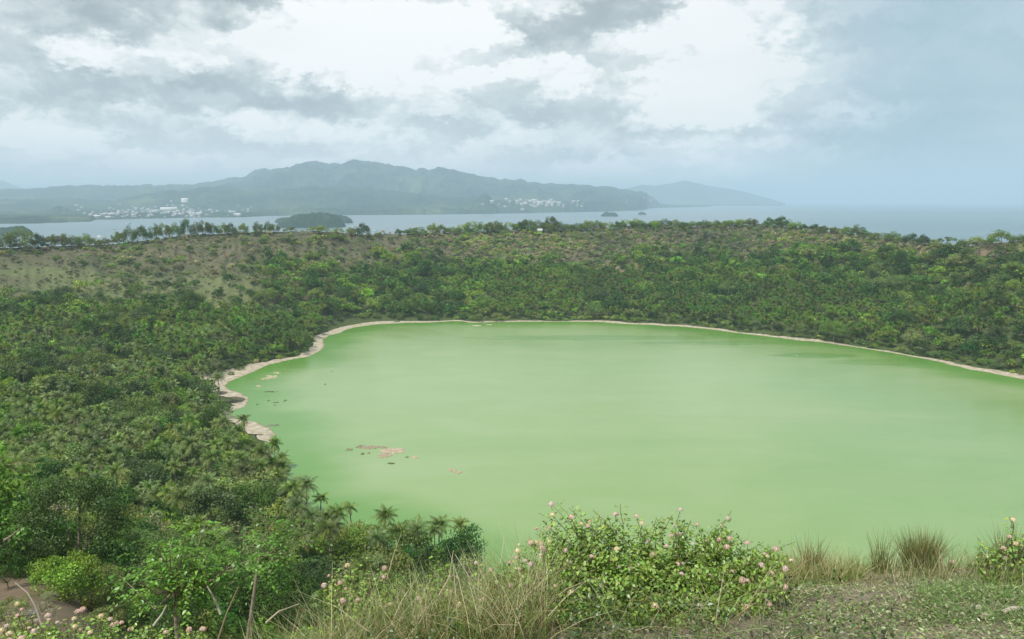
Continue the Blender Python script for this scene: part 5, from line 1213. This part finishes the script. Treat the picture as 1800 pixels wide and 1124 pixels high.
# ground cover at the lower right: weeds, short grass, litter
X = R.uniform(.2, 3.6, 42000); Y = R.uniform(2.9, 5.2, 42000); den = fbm(X * 3, Y * 3, 121, 4); bare = np.hypot((X - xcol(1735, 4.1, 2.1)) / .28, (Y - 4.25) / .35) < 1 + (fbm(X * 6, Y * 6, 122, 2) - .5)
k = (R.random(len(X)) < np.clip((den - .32) * 4.2, .10, 1)) & ~bare; x, y = X[k][:34000], Y[k][:34000]; z = gz(x, y)
mb = MB(); n = len(x); D = unit(R.normal(size=(n, 3)) * [1, 1, .3] + [0, 0, .35]); L = R.uniform(.008, .022, n)
cb = np.array([(.17, .26, .07), (.26, .32, .13), (.34, .36, .20), (.13, .22, .05)])[R.integers(4, size=n)]
ovate(mb, np.stack([x + R.normal(size=n) * .01, y + R.normal(size=n) * .01, z + R.random(n) * .022], 1), D, unit(R.normal(size=(n, 3)) * .5 + [0, 0, 1]), L, L * .55, np.clip(cb * (1 + .25 * R.normal(size=(n, 1))), .02, .6))
tag(ob('weeds', mb.mesh('weeds', [M_leafn])), 'low green weeds covering the dry ground at the lower right', kind='stuff')
k = R.random(len(X)) < np.clip((fbm(X * 2.2, Y * 2.2, 131, 3) - .42) * 3.5, .03, .8); x, y = X[k][:7000], Y[k][:7000]
fgrass('short_grass', 'short sparse grass on the ground at the lower right', 0, x, y, (.015, .07), (.0015, .003), [(.09, .15, .03), (.14, .17, .06), STRAW], [(.15, .24, .06), (.24, .26, .11), PALE], .6, .6, 2)
x, y = area(1700, 1610, 1810, 3.15, 3.75, 2.0); fgrass('green_grass', 'fresh green grass in the lower right corner', 0, x, y, (.03, .11), (.002, .0038), [(.09, .17, .03), (.08, .15, .03)], [(.16, .28, .07), (.22, .28, .10)], .6, .8)
x, y = X[-9000:], Y[-9000:]; n = len(x); mb = MB(); D = unit(R.normal(size=(n, 3)) * [1, 1, .12]); P = np.stack([x, y, gz(x, y) + .004 + R.random(n) * .012], 1)
cb = np.array([STRAW, BROWN, (.40, .34, .24), PALE, (.24, .19, .14)])[R.integers(5, size=n)]
blades(mb, P, D, R.uniform(.012, .07, n), R.uniform(.0012, .0035, n), cb * (.7 + .5 * R.random((n, 1))), .15 * R.random(n), 2)
tag(ob('dry_litter', mb.mesh('dry_litter', [M_grass])), 'dry stalks and leaf litter on the bare ground', kind='stuff')
# green tangle at the foot of the big bush
X = R.uniform(-1.9, 1.6, 9000); Y = R.uniform(3.0, 3.9, 9000); k = R.random(9000) < np.clip((fbm(X * 3, Y * 3, 141, 3) - .4) * 4, .02, .9); x, y = X[k], Y[k]; n = len(x); z = gz(x, y)
mb = MB(); L = R.uniform(.012, .032, n); ovate(mb, np.stack([x, y, z + R.random(n) * .16], 1), unit(R.normal(size=(n, 3)) + [0, 0, .2]), unit(R.normal(size=(n, 3)) * .5 + [0, 0, 1]), L, L * .55, vary((.06, .105, .025), n, .3, .12))
tag(ob('low_herbs', mb.mesh('low_herbs', [M_leafn])), 'low green herbs growing through the grass along the bottom', kind='stuff')

# ------------------------------------------------------------------ the hazy air
HZ = 52000.0; top = 640.0
V = [(sx * HZ, sy * HZ, z) for z in (-32.0, top) for sx, sy in ((-1, -1), (1, -1), (1, 1), (-1, 1))]
T = [(0, 1, 2, 3), (4, 5, 6, 7), (0, 1, 5, 4), (1, 2, 6, 5), (2, 3, 7, 6), (3, 0, 4, 7)]
m = bpy.data.materials.new('haze'); m.use_nodes = True; m.node_tree.nodes.clear(); g = G(m.node_tree)
pv = g.n('ShaderNodeVolumePrincipled'); pv.inputs['Color'].default_value = (.66, .84, 1.0, 1); pv.inputs['Density'].default_value = 1.15e-4; pv.inputs['Anisotropy'].default_value = .15
o_ = g.n('ShaderNodeOutputMaterial'); g.nt.links.new(pv.outputs[0], o_.inputs['Volume'])
tag(ob('haze', mesh_np('haze', V, T, [m])), 'pale bluish haze over the bay', kind='stuff')
